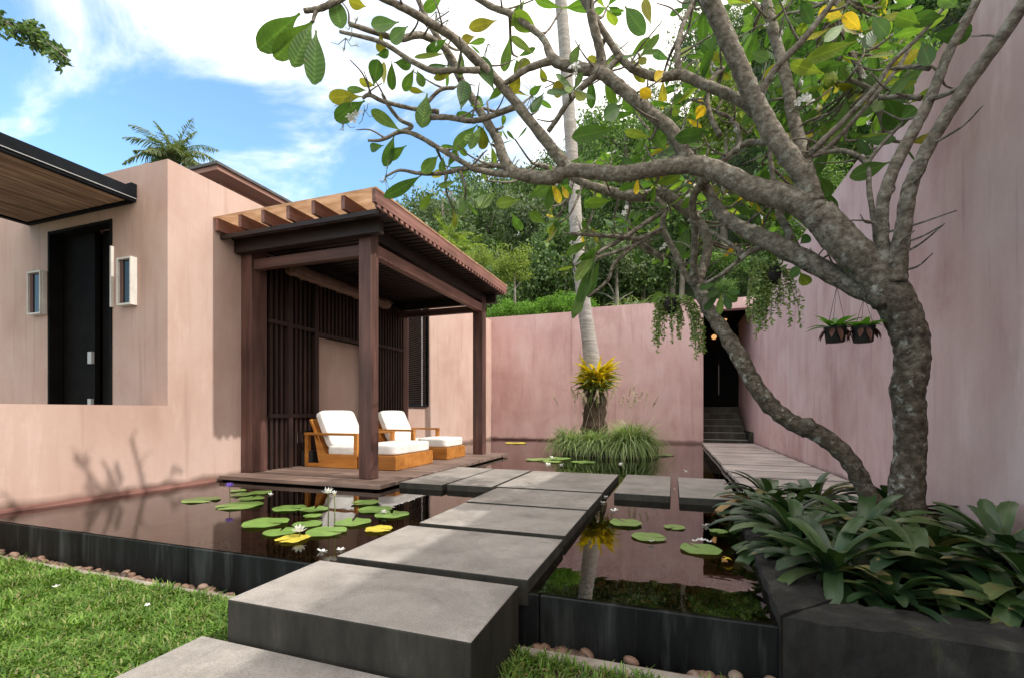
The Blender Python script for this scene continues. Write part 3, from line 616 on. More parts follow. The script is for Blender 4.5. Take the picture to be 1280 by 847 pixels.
# ------------------------------------------------------------------ pavilion
t = thing('timber_pavilion', (-4.0,5.8,0.06), 'dark red timber shade pavilion over the loungers', 'pavilion')
RX = -2.80; RY0, RY1 = 3.92, 7.75
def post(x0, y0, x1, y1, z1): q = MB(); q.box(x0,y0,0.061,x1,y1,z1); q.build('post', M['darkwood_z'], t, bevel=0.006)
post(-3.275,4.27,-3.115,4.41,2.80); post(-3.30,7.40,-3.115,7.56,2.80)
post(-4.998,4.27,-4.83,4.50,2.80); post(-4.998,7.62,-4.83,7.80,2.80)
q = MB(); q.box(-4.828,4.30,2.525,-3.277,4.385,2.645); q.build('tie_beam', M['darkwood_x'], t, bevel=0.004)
q = MB(); q.box(-3.225,4.412,2.525,-3.122,7.398,2.655); q.build('tie_beam', M['sunwood_y'], t, bevel=0.004)
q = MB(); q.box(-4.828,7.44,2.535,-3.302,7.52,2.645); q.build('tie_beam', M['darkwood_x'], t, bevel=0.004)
for ya, yb in ((4.17,4.265),(7.565,7.64)):
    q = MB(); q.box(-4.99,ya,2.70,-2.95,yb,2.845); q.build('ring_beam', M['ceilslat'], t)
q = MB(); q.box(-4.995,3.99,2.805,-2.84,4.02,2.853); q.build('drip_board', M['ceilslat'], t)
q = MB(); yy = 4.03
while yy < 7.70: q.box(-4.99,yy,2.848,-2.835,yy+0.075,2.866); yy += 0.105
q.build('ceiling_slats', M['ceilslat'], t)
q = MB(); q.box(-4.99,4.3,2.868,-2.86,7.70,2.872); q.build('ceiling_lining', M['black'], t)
q = MB(); q.box(-3.30,4.28,2.70,-3.12,7.55,2.846); q.build('eave_purlin', M['ceilslat'], t)
for k, x in enumerate([-4.96,-4.62,-4.27,-3.93,-3.58,-3.21]):
    q = MB(); q.box(x-0.0225,RY0+0.012*(k%2),2.876,x+0.0225,RY1,3.016); q.build('rafter', M['sunwood_y'], t)
q = MB(); q.box(-5.0,RY0-0.015,3.018,RX+0.012,RY1+0.02,3.030); q.build('roof_sheet', M['roofboard'], t)
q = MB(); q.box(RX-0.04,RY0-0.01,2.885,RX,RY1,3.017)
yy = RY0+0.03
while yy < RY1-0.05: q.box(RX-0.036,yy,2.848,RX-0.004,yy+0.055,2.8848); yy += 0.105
q.build('fascia_board', M['sunwood_y'], t)
# deck
t2 = thing('deck', (-3.9,5.8,0), 'weathered timber deck of the pavilion just above the water', 'deck')
rnd = random.Random(8); yy = 3.955
while yy < 7.75:
    q = MB(); q.box(-4.97,yy,0.018,-2.785+rnd.uniform(-.004,.004),yy+0.135,0.058+rnd.uniform(-.002,.002)); q.build('plank', M['deckwood'], t2, bevel=0.004); yy += 0.142
q = MB(); q.box(-4.96,4.0,-0.33,-2.86,7.72,0.016); q.build('substructure', M['black'], t2)
# slatted screen
t3 = thing('slatted_screen', (-4.85,6,0.06), 'dark vertical timber slat screen along the back of the pavilion', 'screen')
SX = -4.86
def slats(y0, y1, z0, z1, step=0.082, w=0.038):
    q = MB(); y = y0
    while y < y1: q.box(SX-0.02,y,z0,SX+0.02,y+w,z1); y += step
    return q
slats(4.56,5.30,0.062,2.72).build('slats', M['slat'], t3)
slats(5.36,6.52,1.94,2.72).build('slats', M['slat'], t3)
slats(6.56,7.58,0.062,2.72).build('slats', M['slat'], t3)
for (y0, y1, z) in ((4.52,5.30,0.72),(4.52,5.30,1.92),(5.30,6.54,1.89),(6.575,7.6,1.92),(6.575,7.6,0.72)):
    q = MB(); q.box(SX+0.021,y0,z,SX+0.055,y1,z+0.05); q.build('rail', M['slat'], t3)
for y in (4.82,5.30,6.50):
    q = MB(); q.box(SX-0.03,y,0.0615,SX+0.062,y+0.07,2.73); q.build('upright', M['slat'], t3)
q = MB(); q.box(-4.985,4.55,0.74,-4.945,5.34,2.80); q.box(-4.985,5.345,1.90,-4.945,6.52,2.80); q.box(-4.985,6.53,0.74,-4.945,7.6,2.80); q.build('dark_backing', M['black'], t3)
# blind
t4 = MB()
pts = []; rad = []
for k in range(40):
    yk = 4.55+k*(2.1/39); pts.append((-4.52,yk,2.585)); rad.append(0.085+0.008*math.sin(k*1.9)+0.004*math.sin(k*5.3))
t4.tube(pts, rad, 14)
tag(t4.build('rolled_blind', M['blind'], smooth=True), 'rolled up brown blind hanging under the pavilion ceiling', 'blind')
q = MB(); q.box(-4.79,5.02,0.062,-4.60,5.20,0.27); tag(q.build('speaker_box', M['pot'], bevel=0.01), 'small black box on the deck behind the nearer lounge chair', 'box')

# loungers
def cushion(name, x0, y0, z0, x1, y1, z1, parent, tilt=None):
    bm = bmesh.new(); bmesh.ops.create_cube(bm, size=1)
    bmesh.ops.subdivide_edges(bm, edges=bm.edges[:], cuts=5, use_grid_fill=True)
    rr = random.Random(name+str(y0))
    for v in bm.verts:
        c = v.co*2; k = 1-0.035*(max(abs(c.x),abs(c.y),abs(c.z))**6)*(sum(abs(a)>0.7 for a in c)-1)/2
        v.co = Vector((c.x*k,c.y*k,c.z*(1.06-0.08*(c.x**2+c.y**2)/2)))*0.5
        v.co = Vector((x0+(v.co.x+.5)*(x1-x0), y0+(v.co.y+.5)*(y1-y0), z0+(v.co.z+.5)*(z1-z0)))
    if tilt:
        piv = Vector((x0,(y0+y1)/2,z0)); bmesh.ops.rotate(bm, verts=bm.verts, cent=piv, matrix=Matrix.Rotation(tilt, 3, 'Y'))
    off = Vector(parent['_o'])
    for v in bm.verts: v.co -= off
    me = bpy.data.meshes.new(name); bm.to_mesh(me); bm.free(); me.materials.append(M['cushion'])
    for f in me.polygons: f.use_smooth = True
    o = bpy.data.objects.new(name, me); COL.objects.link(o); o.parent = parent
    ss = o.modifiers.new('s', 'SUBSURF'); ss.levels = 1; ss.render_levels = 1
    return o
def lounge(y0, y1, label):
    xb, xf = -4.71, -3.86
    t = thing('lounge_chair', (-4.3,(y0+y1)/2,0.06), label, 'lounge chair', 'teak lounge chairs on the deck')
    for ya in (y0, y1-0.06):
        q = MB(); z0 = 0.063
        q.box(xb,ya,z0,xb+0.055,ya+0.06,0.485); q.box(xf-0.055,ya,z0,xf,ya+0.06,0.485)
        q.box(xb+0.055,ya+0.002,z0,xf-0.055,ya+0.058,z0+0.05)
        q.box(xb-0.01,ya-0.004,0.4855,xf+0.004,ya+0.064,0.517)
        q.build('arm_frame', M['teak'], t, bevel=0.004)
        q = MB(); yb = ya+0.02
        poly = [(xb+0.22,0.113),(xf-0.06,0.113),(xf-0.06,0.24),(xb+0.33,0.24),(xb+0.14,0.50)]
        vs = [(px_,yb,pz) for px_, pz in poly]+[(px_,yb+0.02,pz) for px_, pz in poly]; nn = len(poly)
        q.add(vs, [tuple(range(nn)), tuple(range(nn,2*nn))[::-1]]+[(i,nn+i,nn+(i+1)%nn,(i+1)%nn) for i in range(nn)])
        q.build('side_panel', M['teak'], t)
    q = MB(); q.box(xb+0.25,y0+0.061,0.19,xf-0.06,y1-0.061,0.215); q.box(xf-0.085,y0+0.061,0.113,xf-0.06,y1-0.061,0.189); q.build('seat_board', M['teak'], t)
    # reclined back board
    q = MB(); a = Vector((xb+0.30,0,0.2)); b_ = Vector((xb+0.045,0,0.70)); dd = Vector((-0.03,0,-0.012))
    vs = []
    for yy in (y0+0.065,y1-0.065): vs += [a+Vector((0,yy,0)), b_+Vector((0,yy,0)), b_+dd+Vector((0,yy,0)), a+dd+Vector((0,yy,0))]
    q.add(vs, [(0,1,2,3),(7,6,5,4),(0,4,5,1),(1,5,6,2),(2,6,7,3),(3,7,4,0)]); q.build('back_board', M['teak'], t)
    cushion('seat_cushion', xb+0.30, y0+0.07, 0.218, xf-0.02, y1-0.07, 0.345, t)
    cushion('back_cushion', xb+0.31, y0+0.075, 0.30, xb+0.42, y1-0.075, 0.82, t, R(-25))
    return t
def ottoman(x0, x1, y0, y1, label):
    t = thing('ottoman', ((x0+x1)/2,(y0+y1)/2,0.06), label, 'ottoman', 'teak ottomans on the deck')
    q = MB(); q.box(x0,y0,0.063,x1,y1,0.245); q.build('base', M['teak'], t, bevel=0.005)
    cushion('seat_cushion', x0+0.015, y0+0.02, 0.247, x1-0.02, y1-0.02, 0.385, t)
lounge(5.0,5.86, 'nearer teak lounge chair with white cushions, partly behind the front post')
lounge(6.38,7.24, 'farther teak lounge chair with white cushions, right of the front post')
ottoman(-3.84,-3.28,5.0,5.95, 'nearer teak ottoman with white cushion touching the front post in view')
ottoman(-3.84,-3.28,6.39,7.05, 'farther teak ottoman with white cushion near the rear post')

# ------------------------------------------------------------------ foliage kit
VIEW0 = Vector((0,0,EYE))
def blade(mb, P0, P1, w, nrm, mi=0, prof='ob', fold=0.18, sag=0.0, seg=6, roll=0.0):
    P0 = Vector(P0); P1 = Vector(P1); ax = P1-P0; ln = ax.length
    if ln < 1e-5: return
    ax.normalize(); s = ax.cross(Vector(nrm))
    if s.length < 1e-4: s = ax.cross(Vector((0.3,0.5,0.8)))
    s.normalize(); nn = s.cross(ax).normalized()
    if roll: s, nn = s*math.cos(roll)+nn*math.sin(roll), nn*math.cos(roll)-s*math.sin(roll)
    vs = []
    for i in range(seg+1):
        u = i/seg
        if prof == 'ob':  f = (0.10 if u < 0.1 else 0.10+0.90*math.sin(min(1,(u-0.1)/0.56)*math.pi/2)**1.15) if u < 0.66 else math.sqrt(max(0,1-((u-0.66)/0.345)**2))
        elif prof == 'strap': f = (0.55+0.45*min(1,u/0.45)) if u < 0.8 else math.sqrt(max(0,1-((u-0.8)/0.205)**2))
        elif prof == 'lance': f = math.sin(math.pi*(0.06+0.94*u)**0.8)
        else: f = (1-u)**0.6
        c = P0+ax*ln*u+nn*(sag*ln*(4*u*(1-u)))
        hw = 0.5*w*max(f,0.02)
        vs += [c-s*hw+nn*hw*fold*2, c, c+s*hw+nn*hw*fold*2]
    fs = []
    for i in range(seg):
        a = i*3; fs += [(a,a+1,a+4,a+3),(a+1,a+2,a+5,a+4)]
    mb.add(vs, fs, mi, [(1.0 if k == 1 else 0.0, i/seg) for i in range(seg+1) for k in range(3)] if seg >= 5 else None)
def rand_dir(rng):
    z = rng.uniform(-1,1); a = rng.uniform(0,2*math.pi); r = math.sqrt(1-z*z); return Vector((r*math.cos(a), r*math.sin(a), z))

# ------------------------------------------------------------------ frangipani tree
rng = random.Random(42)
TB = at(1135,640,2.75)
TB = Vector((TB.x,TB.y,0.0))
tree = thing('frangipani_tree', tuple(TB), 'large leaning frangipani with gnarled mottled trunk and spreading limbs in the planter', 'tree')
def dadj(px, d): return d*(1-0.045*min(1,max(0,(620-px)/150)))
def L(*pts): return [tuple(at(px,py,dadj(px,d)))+(0.97*r*d/FOC*(1+((px-640)/FOC)**2)**-0.5,) for px,py,d,r in pts]
trunk = L((1137,672,2.73,29),(1133,632,2.73,26),(1134,598,2.73,24.5),(1137,570,2.73,22.5),(1138,540,2.73,22.5),(1136,508,2.73,23),(1134,485,2.73,24.5),(1139,465,2.73,24.5),(1139,430,2.73,25.5),(1128,395,2.73,27),(1112,365,2.73,28),(1085,335,2.76,26),(1052,300,2.8,25),(1022,266,2.85,22))
limbs = {
 'main': L((1022,266,2.85,20),(985,248,2.9,18),(940,236,2.98,16),(900,216,3.05,14),(862,206,3.1,12.5),(820,211,3.16,10.5),(780,217,3.22,10),(750,216,3.28,9.5),(710,213,3.35,9),(690,222,3.4,9),(665,221,3.44,8),(640,214,3.48,7.5),(628,195,3.5,7),(622,175,3.52,6),(608,152,3.55,5.5),(577,102,3.6,4.5),(556,62,3.62,4),(538,32,3.62,3.5),(518,-10,3.6,3)),
 'a': L((712,214,3.35,8),(667,157,3.3,6.5),(626,106,3.25,6),(596,76,3.2,6),(566,47,3.15,5.5),(536,28,3.1,5),(506,11,3.05,4.5),(470,-6,3.0,4)),
 'b': L((577,102,3.6,4.5),(563,70,3.55,4.2),(547,54,3.5,4.2),(525,44,3.45,4.2),(500,49,3.42,4),(479,44,3.4,3.5),(436,30,3.35,3)),
 'c': L((600,88,3.2,4),(566,88,3.22,3.6),(542,89,3.25,3.6),(513,76,3.3,3.2),(476,53,3.35,2.8),(425,40,3.4,2)),
 'd': L((650,218,3.46,5),(620,217,3.5,4),(592,211,3.52,3.6),(585,207,3.53,3.4),(551,187,3.58,3.2),(520,169,3.62,3),(500,165,3.65,2.6),(478,175,3.66,2),(460,176,3.66,1.5)),
 'd2': L((502,165,3.65,2.6),(515,158,3.66,2.4),(500,150,3.67,2.4),(486,133,3.68,2.3),(478,118,3.68,2)),
 'd3': L((530,137,3.6,2.6),(515,136,3.6,2.6),(479,127,3.62,2.6),(462,119,3.63,2.6),(453,123,3.64,2)),
 'd4': L((548,140,3.55,3),(530,137,3.6,2.8),(540,122,3.58,2.4),(552,112,3.56,2.4),(568,110,3.55,2.2)),
 'e': L((646,133,3.28,4),(620,143,3.35,3.6),(600,150,3.4,3.4),(585,151,3.42,3.4),(560,147,3.48,3.4),(538,147,3.52,3.2)),
 'f': L((640,214,3.48,4),(620,207,3.5,3.2),(581,211,3.55,3),(551,217,3.58,2.6),(524,217,3.6,2.3),(500,213,3.62,1.8),(482,221,3.63,1.2)),
 'g': L((862,204,3.1,10),(846,174,3.1,9),(834,158,3.1,8.5),(809,138,3.1,8),(783,116,3.1,8),(760,97,3.1,8),(745,89,3.12,8),(718,85,3.14,7),(692,75,3.16,6.5),(680,50,3.18,4.2),(662,34,3.2,4),(637,17,3.22,4),(615,9,3.24,3.8),(590,-6,3.25,3.5)),
 'g2': L((692,75,3.16,5),(660,86,3.2,4),(640,99,3.22,3.6),(622,110,3.25,3)),
 'h': L((751,92,3.12,8),(752,76,3.1,6.5),(748,55,3.05,6),(741,28,3.0,6),(735,-6,2.95,6)),
 'i': L((748,92,3.12,5),(727,110,3.14,4),(711,127,3.16,3.6),(697,148,3.2,3.2),(685,165,3.25,3)),
 'j': L((944,142,3.0,8),(931,129,3.0,7.5),(905,116,3.02,7),(878,105,3.05,6.5),(851,94,3.08,6.5),(825,97,3.1,6),(805,92,3.1,5.5),(786,83,3.1,5),(768,61,3.08,4.5),(750,33,3.05,4),(726,-3,3.0,3.5)),
 'j2': L((850,94,3.08,5),(847,75,3.08,4.2),(848,52,3.1,3.8),(855,28,3.12,3.4),(870,-5,3.15,3)),
 'j3': L((776,70,3.09,4.6),(760,86,3.1,4),(750,92,3.11,4)),
 'k': L((1015,255,2.85,17),(1007,225,2.85,15),(985,194,2.85,14.5),(966,168,2.85,14),(950,138,2.85,13),(934,106,2.83,12.5),(921,76,2.8,12),(904,38,2.76,12),(884,-8,2.7,12)),
 'l': L((1014,240,2.9,11),(1009,210,2.95,9.5),(1000,178,3.0,9),(990,140,3.02,8.5),(985,108,3.04,8),(974,66,3.06,7.5),(962,20,3.08,7.5),(958,-6,3.1,5)),
 'm': L((1006,198,2.95,6),(1020,184,2.9,5),(1046,160,2.85,4.5),(1075,130,2.8,4.2),(1097,106,2.76,4),(1116,77,2.72,3.8),(1150,45,2.66,3.4),(1192,-5,2.6,3)),
 'm2': L((948,128,2.85,6),(956,108,2.8,5.5),(972,83,2.75,5.2),(1000,54,2.7,5),(1021,29,2.66,4.6),(1048,-6,2.6,4.4)),
 'm3': L((1010,196,2.94,4.5),(1032,186,2.9,4),(1068,150,2.86,3.6),(1120,88,2.8,3.2),(1138,58,2.78,2.8)),
 'n': L((1112,368,2.74,19),(1086,366,2.8,16),(1041,343,2.92,14.5),(985,313,3.06,13.5),(956,299,3.14,13),(928,286,3.22,10),(901,268,3.3,8.5),(888,244,3.35,7),(878,225,3.4,6),(868,200,3.45,4),(850,170,3.5,3)),
 'n2': L((1060,352,2.88,9),(1015,332,3.0,8),(975,318,3.1,7)),
 'n3': L((985,311,3.06,6),(986,290,3.05,5.5),(975,270,3.1,5),(968,235,3.15,4),(962,190,3.2,3)),
 'q1': L((930,318,3.25,4),(905,300,3.3,3),(880,285,3.36,2.6),(860,275,3.4,2.2)),
 'q2': L((960,306,3.15,5),(935,316,3.2,4.5),(918,330,3.22,3),(900,344,3.24,2.4),(880,355,3.25,2)),
 'A': L((1110,350,2.70,13),(1104,318,2.69,10),(1103,285,2.68,9.5),(1104,250,2.66,9.5),(1116,215,2.64,9.5),(1132,182,2.62,9.5),(1152,145,2.6,9),(1169,108,2.58,8.5),(1186,66,2.53,8),(1205,32,2.5,7.5),(1224,-6,2.46,7)),
 'B': L((1118,352,2.68,18),(1123,320,2.65,14),(1130,280,2.6,12),(1136,240,2.56,11.5),(1152,200,2.52,11),(1177,155,2.46,10.5),(1215,97,2.36,11),(1255,42,2.26,11.5),(1290,-12,2.18,11.5)),
 'C': L((1100,340,2.72,6),(1094,285,2.74,4.5),(1087,242,2.76,4),(1083,206,2.78,3.8),(1060,190,2.8,3.6),(1038,190,2.84,3.2),(1017,196,2.88,3)),
 'C2': L((1083,206,2.78,3.6),(1098,186,2.76,3.2),(1122,160,2.72,2.8),(1140,140,2.7,2.4)),
 'E': L((1112,176,3.1,5.5),(1102,146,3.1,5.5),(1088,116,3.12,5),(1070,78,3.14,4.6),(1056,48,3.16,4.2),(1046,-5,3.2,4)),
 'E2': L((1060,100,3.0,3.4),(1072,104,3.0,3.4),(1088,112,3.0,3.4),(1104,128,3.0,3.4)),
 'F': L((1098,123,2.75,3.6),(1126,121,2.7,3.8),(1152,123,2.62,4.5)),
 'F2': L((1118,86,2.75,3.2),(1140,84,2.68,3.6),(1162,86,2.6,4)),
 'G': L((1160,125,2.58,5),(1182,118,2.52,4.5),(1200,110,2.42,4)),
 'H': L((895,214,3.06,7),(880,228,3.3,6),(866,250,3.45,5),(869,290,3.6,4.8),(867,330,3.7,5),(869,356,3.78,7)),
 'r1': L((900,170,3.2,4),(890,150,3.25,3.5),(884,126,3.3,3.2),(890,100,3.3,3),(905,85,3.3,2.6)),
 'r2': L((920,190,3.1,4),(925,175,3.12,3.8),(915,150,3.2,3.2),(895,140,3.2,2.6)),
 'r3': L((960,178,3.0,5),(930,180,3.1,4),(905,200,3.15,3.4),(885,215,3.2,3)),
}
stem = L((1112,668,2.76,17),(1098,638,2.79,15),(1082,612,2.82,14),(1068,585,2.84,13.5),(1048,560,2.88,13.5),(1022,541,2.95,13.5),(1000,533,3.0,12.5),(975,517,3.08,12.5),(955,497,3.15,12),(937,470,3.25,11.5),(926,448,3.34,11.5),(905,415,3.5,10),(885,385,3.65,9),(871,355,3.8,8))
stemlimbs = {
 's1': L((871,356,3.8,7.5),(880,330,3.85,7),(885,308,3.88,6.5),(880,288,3.9,6.5),(868,272,3.95,7),(845,253,4.0,7.5),(828,242,4.03,8),(800,246,4.08,7),(768,241,4.14,6.5),(730,229,4.2,5),(700,215,4.25,4),(672,206,4.3,3)),
 's2': L((872,360,3.8,5),(858,345,3.82,4.6),(845,318,3.85,4.4),(834,298,3.88,4.2),(828,280,3.9,4),(831,262,3.95,4),(822,250,4.0,3.5),(800,240,3.95,3)),
 's3': L((829,285,3.9,3),(800,298,3.85,3),(775,296,3.8,2.8),(740,294,3.75,2.6),(712,292,3.7,2.2)),
 's4': L((826,288,3.9,3),(795,306,3.85,2.6),(768,330,3.8,2.4),(760,350,3.78,2.2),(736,371,3.75,1.8)),
 's5': L((834,262,3.95,3.4),(805,280,3.9,3),(782,296,3.85,2.8),(757,310,3.8,2.6),(745,318,3.78,2)),
 's6': L((828,322,4.1,4),(812,312,4.1,4),(795,300,4.1,3.6),(784,294,4.1,3)),
 's7': L((795,306,3.85,2.4),(770,315,3.8,2.2),(748,322,3.78,2),(735,335,3.76,1.6)),
}
tm = MB(); p = smooth_path(trunk, 6)
tm.tube([a[:3] for a in p], [a[3]*(1+0.022*math.sin(i*1.3)+0.018*math.sin(i*3.1+1)) for i, a in enumerate(p)], 22, jitter=0.03, rng=rng)
# burrs and the torn knot on the left of the trunk
for (px,py,d,r) in ((1022,272,2.85,15),(1104,366,2.72,17)):
    c = at(px,py,d); rr = r*d/FOC
    tm.tube([c+Vector((0.0,0.02,-rr*1.1)), c+Vector((-0.005,0,-rr*.4)), c+Vector((-0.01,-0.004,rr*.3)), c+Vector((0,0.01,rr*1.1))], [rr*.5,rr*.9,rr*.85,rr*.4], 12, jitter=0.2, rng=rng)
trunk_o = tm.build('trunk', M['bark'], tree, smooth=True)
lm = MB(); samples = []
def addlimb(mb, pts, n=10, jit=0.04):
    p = smooth_path(pts, 5)
    mb.tube([a[:3] for a in p], [a[3]*(1+0.05*math.sin(i*2.1)) for i, a in enumerate(p)], n, jitter=jit, rng=rng)
    for a in p: samples.append((Vector(a[:3]), a[3]))
for k, v in limbs.items(): addlimb(lm, v)
sm_ = MB(); p = smooth_path(stem, 6)
sm_.tube([a[:3] for a in p], [a[3]*(1+0.07*math.sin(i*1.7)) for i, a in enumerate(p)], 12, jitter=0.07, rng=rng)
for (px,py,d,r) in ((1010,532,2.96,11),(927,452,3.32,10)):
    c = at(px,py,d); rr = r*d/FOC
    sm_.tube([c+Vector((0,0.01,-rr)), c, c+Vector((0,0.005,rr*.9))], [rr*.5,rr*1.0,rr*.5], 9, jitter=0.15, rng=rng)
sm_.build('side_stem', M['bark'], tree, smooth=True)
for k, v in stemlimbs.items(): addlimb(lm, v)

LV = MB()
def hand(bx, by, tx, ty, w, d, y=0, dd=None, roll=None):
    dd = rng.uniform(-0.12,0.12) if dd is None else dd
    d = dadj(bx,d); P0 = at(bx,by,d); P1 = at(tx,ty,d+dd)
    nrm = (VIEW0-P0).normalized()
    blade(LV, P0, P1, w*0.9*d/FOC, nrm, y, 'ob', rng.uniform(0.04,0.16), rng.uniform(-0.06,0.06), 12, (rng.uniform(-0.4,0.4) if d > 2.96 else rng.uniform(-.15,.15)) if roll is None else roll)
    return P0
HL = [(375,17,323,62,31,2.9,0),(391,26,343,73,27,2.9,0),(391,28,366,84,25,2.9,0),(395,38,392,106,28,2.9,0),(416,-6,427,36,24,2.95,0),
(452,121,411,122,19,3.64,2),(456,126,419,150,23,3.62,0),(459,113,434,112,10,3.64,0),(470,108,449,101,11,3.64,2),(467,108,473,75,21,3.62,0),(480,108,480,78,8,3.6,2),(490,76,490,113,14,3.5,0),(492,78,514,82,14,3.5,0),(518,86,505,114,14,3.4,0),(521,88,529,109,13,3.4,0),(531,116,511,111,8,3.58,2),(534,117,527,160,23,3.56,0),(501,164,464,138,16,3.62,0),(499,28,464,32,18,3.38,0),(510,33,488,52,18,3.4,0),(476,42,476,66,14,3.35,2),(470,69,486,66,12,3.4,0),(576,138,582,102,21,3.5,0),(588,133,603,126,16,3.52,0),(618,114,598,72,23,3.2,0),(597,156,567,187,17,3.5,0),(601,158,588,187,14,3.5,0),(604,158,603,187,15,3.5,2),(548,195,527,216,17,3.58,0),(554,196,552,216,10,3.58,0),(527,219,480,246,17,3.6,0),(493,169,480,208,17,3.65,0),(508,182,482,198,16,3.64,0),(480,182,463,186,12,3.66,0),(567,91,542,98,10,3.3,2),(621,26,586,35,15,3.25,2),(559,67,518,72,7,3.3,0),(562,82,535,84,7,3.35,0),(458,9,436,1,16,3.3,2),(553,-2,530,13,15,3.1,0),(575,58,576,97,11,3.3,0),(560,48,533,66,14,3.4,0),(594,46,577,52,12,3.3,2),(596,144,570,146,13,3.5,0),
(637,46,630,90,16,3.3,0),(674,41,641,19,24,3.22,0),(656,-1,639,33,15,3.22,0),(668,68,639,46,11,3.2,0),(650,88,640,118,17,3.22,2),(640,98,662,76,18,3.25,2),(675,83,682,103,10,3.2,2),(678,106,662,118,10,3.3,0),(680,116,664,141,13,3.3,0),(710,112,690,112,20,3.2,2),(726,53,714,79,13,3.1,0),(781,8,806,43,22,3.0,0),(814,32,805,0,13,3.05,2),(891,165,844,172,20,3.05,0),(778,131,755,147,21,3.08,0),(771,160,715,172,22,3.1,0),(833,190,819,166,20,3.2,0),(694,232,700,254,11,3.5,1),(702,232,710,248,8,3.5,1),(690,230,684,262,13,3.5,0),(765,250,731,254,16,4.0,0),(712,230,700,222,14,3.5,0),(640,266,652,288,14,3.7,0),(682,280,662,266,14,3.7,0),(541,240,526,262,12,3.6,0),(570,226,549,234,9,3.58,0),(620,240,596,258,18,3.7,0),(650,250,620,255,16,3.7,0),(660,248,690,232,18,3.8,0),
(1072,51,1008,75,20,2.75,0),(1030,92,988,80,18,2.8,0),(1059,24,1024,14,18,2.9,1),(1078,40,1055,18,16,2.9,1),(1000,-2,1014,30,16,2.9,0),(1060,80,1015,86,15,2.85,0),(1163,45,1214,42,26,2.55,0),(1152,52,1162,82,20,2.6,0),(1142,90,1113,118,14,2.62,0),(1108,122,1126,160,32,2.75,0),(1125,150,1145,135,20,2.7,0),(1023,219,1037,245,18,2.85,0),(1112,203,1062,222,22,2.78,0),(1036,240,1044,266,12,2.85,0),(1180,20,1140,26,20,2.6,0),(1200,10,1175,-4,18,2.55,0),(1150,30,1120,20,20,2.6,0),(1100,30,1080,60,18,2.75,0),(1090,20,1110,45,18,2.75,0),(1056,30,1030,52,14,2.8,0),(938,65,960,75,15,3.0,0),(985,73,1010,90,17,2.95,0),
(902,366,899,394,10,3.55,0),(904,366,913,387,10,3.55,0),(906,366,921,377,12,3.55,0),(900,366,880,388,9,3.55,0),(899,364,884,372,10,3.55,0),(907,364,925,366,9,3.55,0),(895,355,875,360,11,3.5,0),(1000,305,1012,295,14,2.95,0),(1070,330,1060,340,16,2.8,0),(1000,340,1010,356,16,3.0,0),(985,348,1000,335,14,3.0,0),(812,380,828,366,12,3.7,0),(730,374,718,392,13,3.74,0),
(748,305,720,352,16,3.76,0),(745,318,722,380,17,3.76,0),(742,330,716,398,15,3.74,0),(750,322,735,372,13,3.78,0),(752,300,738,326,12,3.8,0),(738,300,708,318,12,3.76,0),(795,314,798,330,12,3.9,0),(845,275,862,300,16,3.9,0),(862,282,848,320,18,3.9,0),(825,255,812,270,14,4.0,0),(800,262,795,278,12,4.0,0),
(830,88,818,100,14,3.0,1),(815,122,800,112,14,3.0,1),(900,80,890,66,10,3.2,2),(870,150,880,132,14,3.2,1)]
for a in HL: hand(*a)
class Cl:
    def __init__(s): s.mb = MB()
FC = []
def newcl(): FC.append(MB()); return FC[-1]
def blossom(mb, c, r, nrm, rr, m0=0, m1=1):
    nrm = nrm.normalized(); a = nrm.orthogonal().normalized(); b = nrm.cross(a)
    for k in range(5):
        an = 2*math.pi*(k+rr.uniform(-.1,.1))/5; dr = a*math.cos(an)+b*math.sin(an)
        blade(mb, c, c+dr*r+nrm*r*0.35, r*0.62, nrm, m0, 'ob', 0.08, -0.06, 4)
    blade(mb, c+nrm*r*.08, c+nrm*r*0.14+a*r*.2, r*0.25, nrm+b, m1, 'ob', 0, 0, 2)
def twig(p0, p1, r0, r1, bend):
    mid = (p0+p1)/2+bend
    pts = [tuple(p0)+(r0,), tuple(mid)+((r0+r1)/2,), tuple(p1)+(r1,)]
    q = smooth_path(pts, 4); lm.tube([a[:3] for a in q], [a[3] for a in q], 6, jitter=0.05, rng=rng)
def rosette(c, dirn, n, ln, w, ymix=0.06):
    dirn = dirn.normalized(); a = dirn.orthogonal().normalized(); b = dirn.cross(a)
    for k in range(n):
        an = 2.4*k+rng.uniform(-.4,.4); el = rng.uniform(0.1,1.0)
        dv = (a*math.cos(an)+b*math.sin(an))*math.cos(el*0.9)+dirn*math.sin(el*0.9)
        dv += Vector((0,0,-0.25)); l = ln*rng.uniform(0.6,1.15)
        blade(LV, c-dirn*0.01*k, c-dirn*0.01*k+dv.normalized()*l, w*rng.uniform(0.75,1.15)*l/ln, dirn+rand_dir(rng)*0.5, (lambda t_: 1 if t_ < ymix*0.5 else (2 if t_ < 0.13 else 0))(rng.random()), 'ob', rng.uniform(0.04,0.18), rng.uniform(-0.12,0.03), 8)
